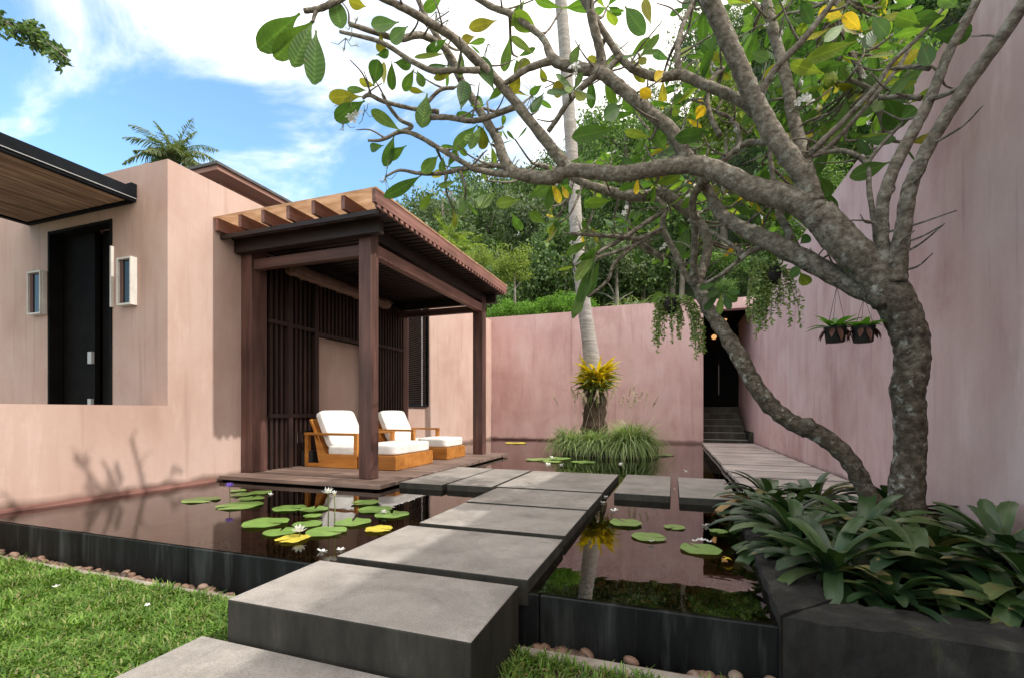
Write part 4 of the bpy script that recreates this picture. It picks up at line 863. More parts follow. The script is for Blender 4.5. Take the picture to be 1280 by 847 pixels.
def sprout(region, d0, d1, cnt, leaves, ln, w, ymix=0.08, maxd=0.7):
    x0, y0, x1, y1 = region; made = 0; tries = 0
    while made < cnt and tries < cnt*20:
        tries += 1
        P = at(rng.uniform(x0,x1), rng.uniform(y0,y1), rng.uniform(d0,d1))
        s = min(samples, key=lambda q: (q[0]-P).length)
        dist = (s[0]-P).length
        if dist > maxd or dist < 0.07 or s[1] > 0.09: continue
        v = P-s[0]
        twig(s[0], P, min(s[1]*0.7,0.012), 0.0065, Vector((rng.uniform(-.05,.05),rng.uniform(-.05,.05),-0.12*dist+rng.uniform(-.04,.02))))
        rosette(P, v.normalized()+Vector((0,0,0.6))+rand_dir(rng)*0.3, rng.randint(*leaves), ln, w, ymix)
        if rng.random() < 0.22:
            fcl = newcl()
            for k in range(rng.randint(2,5)):
                c = P+Vector((rng.uniform(-.06,.06),rng.uniform(-.06,.06),rng.uniform(0.04,0.16)))
                fcl.tube([P,(P+c)/2+Vector((0.01,0,0.01)),c],[0.003,0.0022,0.002],4,2); blossom(fcl, c, rng.uniform(0.018,0.03), rand_dir(rng)+Vector((0,0,0.5)), rng)
        made += 1
sprout((690,-30,1000,110), 2.9, 3.9, 20, (3,6), 0.20, 0.072, 0.03)
sprout((780,60,1000,230), 3.1, 4.2, 34, (3,6), 0.18, 0.065, 0.03)
sprout((990,-30,1140,190), 2.8, 3.9, 46, (3,6), 0.21, 0.075, 0.03)
sprout((690,200,900,330), 3.6, 4.6, 34, (3,6), 0.18, 0.062, 0.03)
sprout((900,240,1000,330), 3.3, 4.2, 14, (3,5), 0.17, 0.06, 0.08)
sprout((500,-20,700,200), 3.3, 4.0, 9, (2,4), 0.16, 0.055, 0.05)
sprout((560,200,720,270), 3.5, 4.2, 7, (2,4), 0.17, 0.06, 0.05)
# bare thin twigs
for k in range(200):
    s = rng.choice(samples)
    if s[1] > 0.06: continue
    v = rand_dir(rng); v.z = abs(v.z)*0.8
    twig(s[0], s[0]+v*rng.uniform(0.12,0.34), min(s[1]*0.6,0.008), 0.0035, rand_dir(rng)*0.03)
# long flower stalks at the left tips
for (px,py,d) in ((440,30,3.4),(432,48,3.4),(456,138,3.63),(430,150,3.62),(485,200,3.64),(482,222,3.62),(545,15,3.2),(560,25,3.3),(610,55,3.3),(665,118,3.3),(438,118,3.64),(1005,125,2.95),(960,8,3.0),(930,160,3.1)):
    c = at(px,py,dadj(px,d)); fcl = newcl()
    for k in range(5):
        e = c+Vector((rng.uniform(-.11,.11),rng.uniform(-.06,.06),rng.uniform(-.13,.04)))
        fcl.tube([c,(c+e)/2+Vector((0,0,-0.03)),e],[0.003,0.0025,0.002],4,2)
        if k < 2: blossom(fcl, e, 0.017, rand_dir(rng), rng)
for grp in (((437,146,3.6),(441,150,3.6),(445,143,3.61)),((1003,124,2.94),(1009,121,2.94),(998,128,2.95),(1012,127,2.95))):
    fcl = newcl()
    for (px,py,d) in grp: blossom(fcl, at(px,py,dadj(px,d)), 0.028, (VIEW0-at(px,py,d)).normalized()+rand_dir(rng)*.4, rng)
# outer-left twig that carries the big hanging cluster
lm2 = L((470,-30,2.95,5),(436,-8,2.92,4.5),(412,6,2.9,4),(396,12,2.9,3.6),(380,14,2.9,3))
addlimb(lm, lm2)
addlimb(lm, L((396,12,2.9,3),(393,20,2.9,2.4),(391,28,2.9,2)))
lm.build('limbs', M['bark_pale'], tree, smooth=True)
lo = LV.build('leaves', [M['frangi'], M['frangi_y'], M['frangi_o']], tree, smooth=True)
for fcl in FC: fcl.build('flower_cluster', [M['petal'], M['stamen'], M['stem']], tree)

# ------------------------------------------------------------------ hanging pots and baskets
def lathe(prof, n=18):
    q = MB(); vs = []; fs = []
    for (r, z) in prof:
        for k in range(n): a = 2*math.pi*k/n; vs.append((r*math.cos(a), r*math.sin(a), z))
    for i in range(len(prof)-1):
        for k in range(n): fs.append((i*n+k, i*n+(k+1)%n, (i+1)*n+(k+1)%n, (i+1)*n+k))
    q.add(vs, fs); return q
def lathe_at(name, prof, mt, parent, n=18):
    q = lathe(prof, n); o = Vector(parent['_o']); q.v = [(a+o.x,b+o.y,c+o.z) for a,b,c in q.v]
    return q.build(name, mt, parent, smooth=True)
def hang_pot(px, d, label, big, toppx):
    p = at(px,428,d); t = thing('orchid_pot', tuple(p), label, 'hanging pot', 'small pots hanging under the big limb')
    lathe_at('pot', [(0.002,0),(0.046,0),(0.05,0.004),(0.058,0.085),(0.062,0.088),(0.062,0.095),(0.052,0.095),(0.05,0.08),(0.002,0.078)], M['pot'], t)
    q = MB()
    for k in range(10):
        a = k*2.4; c = p+Vector((0.055*math.cos(a),0.055*math.sin(a),0.085))
        blade(q, c, c+Vector((0.035*math.cos(a),0.035*math.sin(a),-0.06-rng.uniform(0,.03))), 0.03, Vector((math.cos(a),math.sin(a),0.4)), 0, 'lance', 0.1, 0.05, 4)
    q.build('bark_chips', M['coir'], t)
    q = MB()
    for k in range(22):
        a = k*2.4+rng.uniform(-.3,.3); el = rng.uniform(-0.05,0.7); c = p+Vector((0.02*math.cos(a),0.02*math.sin(a),0.09))
        l = rng.uniform(0.10,0.16) if big else rng.uniform(0.07,0.12)
        blade(q, c, c+Vector((math.cos(a)*math.cos(el),math.sin(a)*math.cos(el),math.sin(el)))*l, 0.042, Vector((0,0,1)), 0, 'lance', 0.12, 0.10, 6)
    q.build('leaves', M['orchid'], t, smooth=True)
    q = MB(); top = at(toppx[0],toppx[1],d+0.02)
    for k in range(3):
        a = k*2.1; q.tube([p+Vector((0.058*math.cos(a),0.058*math.sin(a),0.09)), top], [0.0013,0.0013], 4)
    q.build('wire', M['blacksteel'], t)
hang_pot(1044, 2.88, 'left of the two small black hanging pots with wide green leaves', True, (1046,358))
hang_pot(1079, 2.80, 'right small black hanging pot with short leaves closest to the trunk', False, (1080,372))

def basket(px, py, d, r, label, strands, top, dark):
    p = at(px,py,d); t = thing('hanging_basket', tuple(p), label, 'hanging basket', 'baskets of trailing vine in the tree')
    lathe_at('basket', [(0.002,-r*0.9),(r*.55,-r*.8),(r*.9,-r*.3),(r,r*.2),(r*.95,r*.6),(r*.8,r*.62),(r*.7,r*.3),(0.002,r*.25)], M['pot'], t)
    q = MB()
    for (dx0, dx1, ylen, cnt) in strands:
        for k in range(cnt):
            a = rng.uniform(0,2*math.pi); rr = r*rng.uniform(0.7,1.15)
            xx = rng.uniform(dx0,dx1)*d/FOC
            st = p+Vector((xx*0.75*CY+0.3*r*math.cos(a), xx*0.75*SY+rr*math.sin(a), r*rng.uniform(0.3,0.9)))
            ln = ylen*d/FOC*rng.uniform(0.55,1.0); c = st.copy(); nleaf = int(ln/0.013); dr = Vector((xx*CY*0.4,xx*SY*0.4,0))
            prev = c.copy()
            for i in range(nleaf):
                f = i/max(1,nleaf-1)
                c = st+dr*min(1,f*2)+Vector((rng.uniform(-.006,.006),rng.uniform(-.006,.006),-f*ln))
                for sgn in (1,-1):
                    dv = rand_dir(rng); dv.z = -abs(dv.z)*.5
                    blade(q, c, c+dv.normalized()*rng.uniform(.018,.03), rng.uniform(.012,.019), rand_dir(rng), 0, 'lance', 0.05, 0, 3)
            q.tube([st, st+dr*0.6+Vector((0,0,-ln*.4)), st+dr+Vector((0,0,-ln))], [0.0015]*3, 3)
    for k in range(85):
        dv = rand_dir(rng); dv.z = abs(dv.z)*0.7+0.1
        c = p+dv*r*rng.uniform(0.95,1.35)
        blade(q, c, c+(dv+rand_dir(rng)*.8).normalized()*rng.uniform(.025,.04), rng.uniform(.016,.024), rand_dir(rng), 0, 'lance', 0.05, 0, 3)
    q.build('vine', M['vine'], t)
    q = MB(); tp = at(*top)
    for k in range(3):
        a = k*2.1+.4; q.tube([p+Vector((r*.9*math.cos(a),r*.9*math.sin(a),r*.6)), tp], [0.0018,0.0018], 4)
    q.build('wire', M['blacksteel'], t)
basket(960, 346, 3.25, 0.085, 'basket of pale green trailing vine hanging right of the dark entrance', [(-20,0,88,18),(-14,6,62,12),(12,30,72,7),(-20,26,40,8)], (962,306,3.2), 1)
basket(836, 382, 3.75, 0.085, 'basket of trailing vine with brown tips hanging left of the leaning stem', [(-16,10,66,16),(22,40,74,12),(-20,36,36,16)], (848,322,3.84), 0)

# ------------------------------------------------------------------ strap-leaved plants in the planter
def strap_proto(seed, n, ln, dry=0):
    rr = random.Random(seed); q = MB()
    for k in range(n):
        a = k*2.39996+rr.uniform(-.25,.25); f = k/n
        el = 1.25-1.15*f+rr.uniform(-.12,.12); l = ln*(0.62+0.45*f)*rr.uniform(0.85,1.12); w = 0.075*rr.uniform(0.85,1.2)
        base = Vector((0.02*math.cos(a),0.02*math.sin(a),0.02+0.05*(1-f)))
        hd = Vector((math.cos(a),math.sin(a),0)); side = Vector((-math.sin(a),math.cos(a),0)); vs = []; seg = 8; c = base.copy(); ang = el
        mi = 1 if (dry and k in (n-2, n-5)) else 0
        for i in range(seg+1):
            u = i/seg
            fw = (0.62+0.38*min(1,u/0.5)) if u < 0.78 else math.sqrt(max(0.0,1-((u-0.78)/0.23)**2))
            up = Vector((-math.sin(ang)*hd.x,-math.sin(ang)*hd.y,math.cos(ang))); hw = 0.5*w*max(fw,0.06)
            vs += [c-side*hw+up*hw*.35, c, c+side*hw+up*hw*.35]
            c = c+(hd*math.cos(ang)+Vector((0,0,math.sin(ang))))*(l/seg); ang -= (1.15+0.5*f)*rr.uniform(0.7,1.25)/seg
        q.add(vs, [x for i in range(seg) for x in ((i*3,i*3+1,i*3+4,i*3+3),(i*3+1,i*3+2,i*3+5,i*3+4))], mi, [(1.0 if k2 == 1 else 0.0, i2/seg) for i2 in range(seg+1) for k2 in range(3)])
    return q.build('strap_leaf_plant', [M['strap'], M['strap_dry']], smooth=True)
G = 'strap-leaved plants in the planter'
protos = [strap_proto(1,34,0.50), strap_proto(2,31,0.54,1), strap_proto(3,36,0.46), strap_proto(4,30,0.52,1), strap_proto(5,38,0.50), strap_proto(6,28,0.56,1)]
spots = [(0.70,2.50,0.95,'dark strap-leaved plant nearest the pond, spilling over the planter curb'),
 (0.66,3.05,0.95,'dark strap-leaved plant behind the curb beside the floating lily pads'),
 (1.02,2.55,1.05,'big glossy strap-leaved rosette front and centre of the bed, broad leaves turned upward'),
 (1.38,2.42,1.0,'strap-leaved plant at the lower right with leaves drooping over the front curb'),
 (1.68,2.70,0.95,'strap-leaved plant hugging the wall at the right photo edge'),
 (1.02,3.15,1.0,'strap-leaved rosette just left of the big trunk base'),
 (1.62,3.15,1.0,'strap-leaved plant against the wall right of the trunk'),
 (0.78,3.70,0.9,'strap-leaved plant with a dry tan leaf beside the side stem base'),
 (1.15,3.75,0.9,'strap-leaved plant behind the trunk at the wall end of the bed'),
 (0.72,4.22,1.0,'small strap-leaved plant at the boardwalk end of the bed'),
 (1.08,4.22,1.05,'strap-leaved plant in front of the boardwalk planks'),
 (1.48,4.05,1.0,'strap-leaved plant below the wall between trunk and boardwalk'),
 (1.70,2.30,0.9,'strap-leaved plant at the bottom right corner near the curb'),
 (1.18,2.26,0.72,'low strap-leaved plant leaning out over the front curb'),
 (0.60,2.78,0.72,'small strap-leaved plant wedged at the curb by the pond'),
 (1.46,2.85,1.05,'strap-leaved plant in the deep shade in front of the trunk'),
 (0.58,3.45,0.7,'small strap-leaved plant reaching over the water by the white blossoms'),
 (0.84,2.28,0.62,'smallest strap-leaved plant at the front left corner of the bed'),
 (0.85,2.85,0.85,'half-hidden strap-leaved plant between the pond-side plants and the central rosette'),
 (1.22,2.92,0.9,'half-hidden strap-leaved plant right behind the central rosette'),
 (0.86,3.35,0.85,'half-hidden strap-leaved plant left of the side stem'),
 (0.62,3.90,0.8,'narrow strap-leaved plant at the curb near the small square stone')]
rs_ = random.Random(12)
used = set()
for i, (x, y, s, lab) in enumerate(spots):
    k = i % 6
    if k not in used:
        o = protos[k]; used.add(k); o.location = (x,y,0.0); o.rotation_euler = (0.08,-0.06,i*1.3); o.scale = (s,s,s); tag(o, lab, 'plant', G)
    else: dup(protos[k], (x,y,0.0), i*1.3, (s*rs_.uniform(.85,1.1),s*rs_.uniform(.85,1.1),s*rs_.uniform(.7,0.98)), lab, 'plant', G, tilt=(rs_.uniform(-.25,.25),rs_.uniform(-.25,.25)))

# ------------------------------------------------------------------ palm island
isl = thing('palm_island', (-1.2,9.0,0), 'small dark-rimmed island in the pond holding palm and fountain grass', 'island')
ring = [(-1.17+0.90*math.cos(a)*(1+0.04*math.sin(3*a)), 8.98+0.80*math.sin(a)) for a in [2*math.pi*k/28 for k in range(28)]]
q = MB(); q.prism(ring, -0.35, 0.10); q.build('rim', M['planterwall'], isl, bevel=0.01)
rg = random.Random(77)
def tuft(c, n, ln, spread, mb, rr):
    for k in range(n):
        a = rr.uniform(0,2*math.pi); el = rr.uniform(0.5,1.5); l = ln*rr.uniform(0.55,1.1); p = Vector(c)+Vector((rr.uniform(-.06,.06),rr.uniform(-.06,.06),0))
        hd = Vector((math.cos(a),math.sin(a),0)); side = Vector((-math.sin(a),math.cos(a),0)); ang = el; vs = []; seg = 5; w = rr.uniform(.009,.017)
        cur = 1.2+spread*rr.uniform(0.6,1.4)
        for i in range(seg+1):
            hw = w*0.5*(1-i/seg)**0.6+0.0008; vs += [p-side*hw, p+side*hw]
            p = p+(hd*math.cos(ang)+Vector((0,0,math.sin(ang))))*(l/seg); ang -= cur*(1.6-el*.5)/seg
        mb.add(vs, [(2*i,2*i+1,2*i+3,2*i+2) for i in range(seg)])
gi = 0
labs = ['fountain grass clump at the left end of the palm island','fountain grass clump in front of the palm base','fountain grass clump at the right end of the palm island','fountain grass clump left of the palm base','fountain grass clump right of the palm base','fountain grass clump at the back of the island, behind the palm']
for (x, y, nn, ln) in ((-1.85,8.80,800,0.70),(-1.25,8.42,800,0.64),(-0.62,8.80,1000,0.86),(-1.62,8.52,600,0.66),(-0.85,8.52,950,0.84),(-0.95,9.35,500,0.8)):
    t = thing('fountain_grass', (x,y,0.1), labs[gi], 'grass clump', 'fountain grass on the island')
    q = MB()
    for k in range(5): tuft((x+rg.uniform(-.16,.16),y+rg.uniform(-.14,.14),0.1), nn//5, ln, 0.8, q, rg)
    q.build('blades', M['reed'], t)
    q = MB()
    for k in range(5 if gi != 5 else 2):
        a = rg.uniform(0,6.28); b0 = Vector((x,y,0.1)); tip = b0+Vector((math.cos(a)*.28,math.sin(a)*.2,rg.uniform(0.75,1.05))); mid = (b0+tip)/2+Vector((0,0,0.12))
        ph = smooth_path([tuple(b0)+(.002,),tuple(mid)+(.002,),tuple(tip)+(.002,)],5); q.tube([h[:3] for h in ph],[h[3] for h in ph],4)
        dirn = (tip-mid).normalized()
        for j in range(110):
            c = tip+dirn*rg.uniform(-0.02,0.17); e = c+(rand_dir(rg)+dirn*0.8).normalized()*0.034; blade(q, c, e, 0.009, rand_dir(rg), 0, 'lance', 0, 0, 2)
    q.build('plumes', M['plume'], t); gi += 1
# coconut palm trunk
pm = thing('coconut_palm', (-1.42,8.95,0.1), 'tall slender pale palm trunk rising from the island past the frame top', 'palm')
d0 = 8.93
prof = [(743,563,20),(743,545,18),(743,520,14),(743,500,13.5),(742,470,12.5),(739,445,11.5),(735,415,10.2),(730,380,9.6),(724,330,9.2),(720,280,9.0),(717,230,8.8),(714,180,8.7),(710,120,8.6),(706,60,8.5),(701,0,8.4),(696,-60,8.3),(690,-130,8.2),(684,-200,8.0)]
pp = [tuple(at(x,y,d0))+(r*d0/FOC,) for x,y,r in prof]
q = MB(); ph = smooth_path(pp[:6], 5); q.tube([h[:3] for h in ph],[h[3]*(1+rg.uniform(-.08,.08))*(1 if i < len(ph)-6 else 0.8) for i, h in enumerate(ph)],14,jitter=0.10,rng=rg); q.build('root_boss', M['palmroot'], pm, smooth=True)
q = MB(); ph = smooth_path(pp[4:], 8); q.tube([h[:3] for h in ph],[h[3]*(0.87+0.026*(i%2)) for i, h in enumerate(ph)],14,jitter=0.012,rng=rg); q.build('trunk', M['palmbark'], pm, smooth=True)
fc = at(746,474,d0-0.1)
fn = thing('yellow_fern', tuple(fc), 'bright yellow strap fern growing around the palm trunk', 'fern')
q = MB(); q2 = MB()
for k in range(330):
    a = rg.uniform(0,6.28); el = rg.uniform(-0.35,1.15); l = rg.uniform(0.22,0.46); b0 = fc+Vector((math.cos(a)*.12,math.sin(a)*.12,rg.uniform(-.25,.12)))
    dv = Vector((math.cos(a)*math.cos(el),math.sin(a)*math.cos(el),math.sin(el)))
    low = el < 0.1
    blade(q2 if low else q, b0, b0+dv*l*(0.9 if low else 1), rg.uniform(.045,.08), Vector((0,0,1))+rand_dir(rg)*.6, 0, 'lance', 0.15, 0.12, 6)
for k in range(30):
    a = rg.uniform(0,6.28); b0 = fc+Vector((math.cos(a)*.16,math.sin(a)*.16,rg.uniform(-.3,-.05))); blade(q2, b0, b0+Vector((math.cos(a)*.1,math.sin(a)*.1,-rg.uniform(.15,.35))), .03, Vector((math.cos(a),math.sin(a),.3)), 0, 'lance', .1, .05, 5)
q.build('yellow_fronds', M['fern'], fn, smooth=True); q2.build('green_fronds', M['ferngreen'], fn, smooth=True)

# ------------------------------------------------------------------ lily pads, flowers, blossoms
def pad_proto(seed, mt, ragged=0.02):
    rr = random.Random(seed); n = 34; vs = [(0,0,0)]; fs = []
    for k in range(n+1):
        a = 0.12+(2*math.pi-0.24)*k/n; r = 1+rr.uniform(-ragged,ragged)+0.02*math.sin(4*a+seed)
        vs.append((r*.6*math.cos(a),r*.6*math.sin(a),0.004*math.sin(3*a+seed))); vs.append((r*math.cos(a),r*math.sin(a),0.022*math.sin(5*a+seed)+0.02*max(0,math.sin(a*2+seed))))
    for k in range(n):
        fs += [(0,1+2*k,3+2*k),(1+2*k,2+2*k,4+2*k,3+2*k)]
    q = MB(); q.add(vs, fs); return q.build('lily_pad', mt, smooth=True)
pads = [pad_proto(1,M['pad']), pad_proto(2,M['pad'],0.03), pad_proto(3,M['pad'],0.015), pad_proto(4,M['pad_y'],0.10)]
GP = 'lily pads on the pond'
PL = [(252,624,21,0,'ragged lily pad left of the violet water lily, against the wall reflection'),
(298,612.5,9,1,'smallest lily pad right of the violet flower, farthest back'),(304,617.5,14,2,'lily pad behind the violet flower stem'),(325,615.5,14,0,'lily pad touching the white floating blossom near the deck'),(314,623,15,1,'flat oval lily pad in the middle right of the violet flower group'),(300,631,26,2,'broad front lily pad of the violet flower group'),
(362,634.5,20,0,'thin lily pad in the dark reflection below the deck'),(393,636,17,1,'lily pad directly left of the tall white lilies, rear'),(391,644.5,11,2,'small bright yellow-green pad left of the lily stems'),(332,653.5,27,1,'large isolated lily pad leftmost of the middle group'),(350,664,20,2,'lily pad behind the yellow pad, left side'),(384,654.5,18,0,'lily pad left of the lily stem bases'),
(408,664,25,1,'large front lily pad below the white lily stems'),(441,652.5,22,0,'lily pad right of the white lily bud stem'),(457,628,17,2,'far pad on the chair reflection, rear of the right trio'),(469,636,21,1,'middle pad of the trio next to the walkway'),(490,642.5,21,0,'pad carrying a white blossom, nearest the walkway'),
(366,673,19,3,'yellowed ragged lily pad at the front with white bloom'),(474,661,17,3,'yellow brown decaying pad half hidden by the walkway stone'),
(782,653.5,20,0,'lily pad beside the palm reflection, left of the right-hand four'),(843,658,13,1,'smallest pad of the right-hand pond, rear'),(811,670.5,21,2,'notched lily pad in the centre of the right-hand pond'),(876,686,25,0,'large lily pad with white blossoms near the planter'),(898,664,11,1,'pad half under the planter leaves'),
(672,574,15,0,'pale pad on the far water before the island, left'),(697,572.5,16,1,'pale pad on the far water before the island, middle'),(729,577,15,2,'pale pad in the grass reflection before the island'),(690,576.5,12,2,'front pad of the far pale pad group'),(824,568,18,0,'pad just right of the grass island'),(645,553.5,14,3,'yellowish pad far back along the rear wall')]
used = set()
for i, (px, py, hw, k, lab) in enumerate(PL):
    p = onz(px,py,0.006); d = (EYE-0.006)*FOC/(py-HY); r = hw*d/FOC
    loc = (p.x,p.y,0.007+0.0016*(i%5)); rz = i*2.1
    if k not in used:
        used.add(k); o = pads[k]; o.location = loc; o.rotation_euler = (0,0,rz); o.scale = (r,r,r); tag(o, lab, 'lily pad', GP)
    else: dup(pads[k], loc, rz, r, lab, 'lily pad', GP)
rf = random.Random(9)
def lily(px, pytop, pybase, mt, r, label, bud=False):
    b0 = onz(px,pybase,0.0); d = EYE*FOC/(pybase-HY); h = (pybase-pytop)*d/FOC
    t = thing('water_lily', (b0.x,b0.y,0), label, 'water lily')
    q = MB(); q.tube([b0+Vector((0,0,-.1)), b0+Vector((0.004,0,h*.5)), b0+Vector((0,0,h))],[.0045,.004,.0035],6); q.build('stalk', M['stem'], t)
    q = MB(); c = b0+Vector((0,0,h-0.004))
    for ringi, (n_, el) in enumerate(((7,0.35),(7,0.75),(5,1.15))):
        if bud and ringi == 0: continue
        for k in range(n_):
            a = 2*math.pi*k/n_+ringi*.4; e = el+(0.35 if bud else 0)
            dv = Vector((math.cos(a)*math.cos(e),math.sin(a)*math.cos(e),math.sin(e))); blade(q, c, c+dv*r*rf.uniform(.85,1.05), r*.36, Vector((-dv.x,-dv.y,1.2)), 0, 'lance', .12, -.08, 5)
    q.build('petals', mt, t)
    q = MB(); q.tube([c, c+Vector((0,0,r*.45))],[r*.14,r*.10],7); q.build('stamens', M['stamen'], t)
lily(287,607,627,M['petal_p'],0.05,'violet water lily on a short stalk above its pads')
lily(410,615,655,M['petal'],0.05,'open white water lily on a tall stalk before the deck')
lily(418,618,656,M['petal'],0.04,'pale yellow-white lily bud on a tall stalk right of the open one',True)
lily(374,663,672,M['petal'],0.055,'white water lily opening right above the yellowed pad')
lily(480,640,643,M['petal'],0.035,'small white lily lying on the pad nearest the walkway')
def floater(seed):
    q = MB(); rr = random.Random(seed); blossom(q, Vector((0,0,0.004)), 1.0, Vector((0.15,0.1,1)), rr); return q.build('fallen_blossom', [M['petal'], M['stamen']])
fl = [floater(1), floater(2)]
GB = 'fallen frangipani blossoms'
BL = [(338,617.5,0,'white fallen blossom among the violet lily pads',.035),(402,689,0,'white fallen blossom by the left corner of the second slab',.04),(426,687,0,'second white blossom tucked against the left slab edge',.032),(577,611,0,'white fallen blossom floating before the deck-side stones, left',.034),(600,612.5,0,'white fallen blossom floating before the deck-side stones, right',.034),(583,580,0,'white blossom in the gap between deck and stones, nearer',.036),(603,574,0,'white blossom in the gap between deck and stones, middle',.036),(609,573,0,'white blossom in the gap between deck and stones, farthest',.034),
(814,676.5,0.012,'white blossom on the notched pad',.03),(869,676,0.012,'left of the white blossoms lying on the large right pad',.03),(877,675,0.012,'middle of the white blossoms on the large right pad',.034),(886,677,0.012,'right of the white blossoms on the large right pad',.03),(882,656.5,0,'white blossom floating beside the planter leaves',.04),(768,638,0,'white blossom over the yellow fern reflection',.045),(757,621,0,'white blossom floating right of the long slab, upper',.035),(754,628,0,'white blossom floating right of the long slab, lower',.035),(858,627.5,0.0,'white blossom before the small stone by the planter',.026),(776,579.5,0,'white blossom on the far water right of the long slab',.045),(857,589,0,'white blossom on the water behind the small stones',.05),(843,611,0,'white petal between the two small right stones',.02),(928,616,0.062,'white blossom on the boardwalk edge near the plants',.03),
(685,580,0,'white bloom in front of the far pale pads, left',.06),(690,571.5,.01,'white bloom behind the far pale pads',.06),(702,580.5,0,'white bloom in front of the far pale pads, right',.05),(70,733,-0.125,'white blossom fallen on the sunny lawn',.022),(184,756,-0.125,'white petal on the lawn close to the stone block',.016)]
for i, (px, py, z, lab, r) in enumerate(BL):
    p = onz(px,py,z); loc = (p.x,p.y,z+0.002); k = i % 2
    if i < 2: o = fl[i]; o.location = loc; o.rotation_euler = (0.1,0.1,i); r *= 0.78; o.scale = (r,)*3; tag(o, lab, 'blossom', GB)
    else: dup(fl[k], loc, i*1.7, r*0.78, lab, 'blossom', GB, tilt=(rf.uniform(-.2,.2), rf.uniform(-.2,.2)))
q = MB(); c = onz(903,703,0); blade(q, c+Vector((0,0,.012)), c+Vector((.05,.01,.015)), .03, Vector((0,0,1)), 0, 'ob', .2, .2, 5); tag(q.build('dead_leaf', M['fern']), 'orange fallen leaf at the water edge below the planter leaves', 'leaf')

# underwater weed near the overflow edge
q = MB()
for k in range(2600):
    x = rf.uniform(-0.60,0.36); y = W+0.03+abs(rf.gauss(0,0.28)); 
    if y > 3.0: continue
    c = Vector((x,y,-rf.uniform(.015,.16))); blade(q, c, c+(rand_dir(rf)+Vector((0,0,.1))).normalized()*rf.uniform(.02,.05), rf.uniform(.006,.014), rand_dir(rf), 0, 'lance', .1, 0, 3)
for k in range(1100):
    x = rf.uniform(-2.9,-1.68); y = W+0.03+abs(rf.gauss(0,0.10)); c = Vector((x,y,-rf.uniform(.02,.16))); blade(q, c, c+rand_dir(rf)*rf.uniform(.02,.045), rf.uniform(.006,.012), rand_dir(rf), 0, 'lance', .1, 0, 3)
q.v = [(a,b,min(c,-0.006)) for a,b,c in q.v]
tag(q.build('water_weed', M['weed']), 'dark green submerged water weed behind the overflow edge', 'water weed', kind='stuff')

# ------------------------------------------------------------------ lawn, pebbles
def blades(region, cnt, z, hmin, hmax, seed, excl=None, patchy=None):
    rr = np.random.RandomState(seed)
    x = rr.uniform(region[0],region[1],cnt); y = rr.uniform(region[2],region[3],cnt)
    keep = np.ones(cnt,bool)
    if excl is not None: keep &= ~((x>excl[0])&(x<excl[1])&(y>excl[2])&(y<excl[3]))
    if patchy is not None:
        dn = np.sin(x*7.1+y*3.3)+np.sin(x*2.7-y*9.1+1)+np.sin(x*13+y*11)*.5; keep &= (dn > patchy)|(rr.uniform(0,1,cnt)<.35)
    x = x[keep]; y = y[keep]; n_ = len(x)
    a = rr.uniform(0,2*np.pi,n_); h = rr.uniform(hmin,hmax,n_); ln = h*rr.uniform(0.3,1.5,n_); w = rr.uniform(.0022,.0048,n_)
    cn = np.sin(x*9.3+1.7*np.sin(y*7.1))*np.sin(y*11.2+1.3*np.sin(x*6.3))+0.5*np.sin(x*23+y*17); h = h*(1+0.38*cn)*np.where(rr.uniform(0,1,n_)<.03,1.7,1); ln = ln*(1+.25*cn)
    dx, dy = np.cos(a), np.sin(a); px_, py_ = -dy*w, dx*w
    P = np.zeros((n_,6,3))
    for i, (f, hh, ww) in enumerate(((0,0,1),(0.42,0.72,0.85),(1.0,0.92,0.12))):
        P[:,2*i,0] = x+dx*ln*f-px_*ww; P[:,2*i,1] = y+dy*ln*f-py_*ww; P[:,2*i,2] = z+h*hh
        P[:,2*i+1,0] = x+dx*ln*f+px_*ww; P[:,2*i+1,1] = y+dy*ln*f+py_*ww; P[:,2*i+1,2] = z+h*hh
    V = P.reshape(-1,3); b = np.arange(n_)*6
    F = np.stack([np.stack([b,b+1,b+3,b+2],1),np.stack([b+2,b+3,b+5,b+4],1)],1).reshape(-1,4)
    return V, F
def mesh_np(name, V, F, mt, smooth=False):
    me = bpy.data.meshes.new(name); me.vertices.add(len(V)); me.vertices.foreach_set('co', V.astype(np.float32).ravel())
    me.loops.add(F.size); me.loops.foreach_set('vertex_index', F.astype(np.int32).ravel()); me.polygons.add(len(F))
    me.polygons.foreach_set('loop_start', np.arange(0,F.size,F.shape[1],dtype=np.int32)); me.update(calc_edges=True)
    me.materials.append(mt); o = bpy.data.objects.new(name, me); COL.objects.link(o); return o
V, F = blades((-5.4,-1.62,0.25,1.755), 118000, -0.166, 0.015, 0.040, 4, excl=(-1.79,-0.78,-1,1.36))
tag(mesh_np('lawn_grass', V, F, M['grass']), 'sunlit short lawn grass left of the stone slabs', 'grass', kind='stuff')
V, F = blades((-0.60,0.75,0.9,1.78), 17000, -0.186, 0.015, 0.045, 6, patchy=0.2)
tag(mesh_np('shade_grass', V, F, M['grass']), 'patchy shaded grass beside the kerb right of the stone block', 'grass', kind='stuff')
bm = bmesh.new(); bmesh.ops.create_icosphere(bm, subdivisions=2, radius=1); ico = [v.co.copy() for v in bm.verts]; icf = [tuple(v.index for v in f.verts) for f in bm.faces]; bm.free()
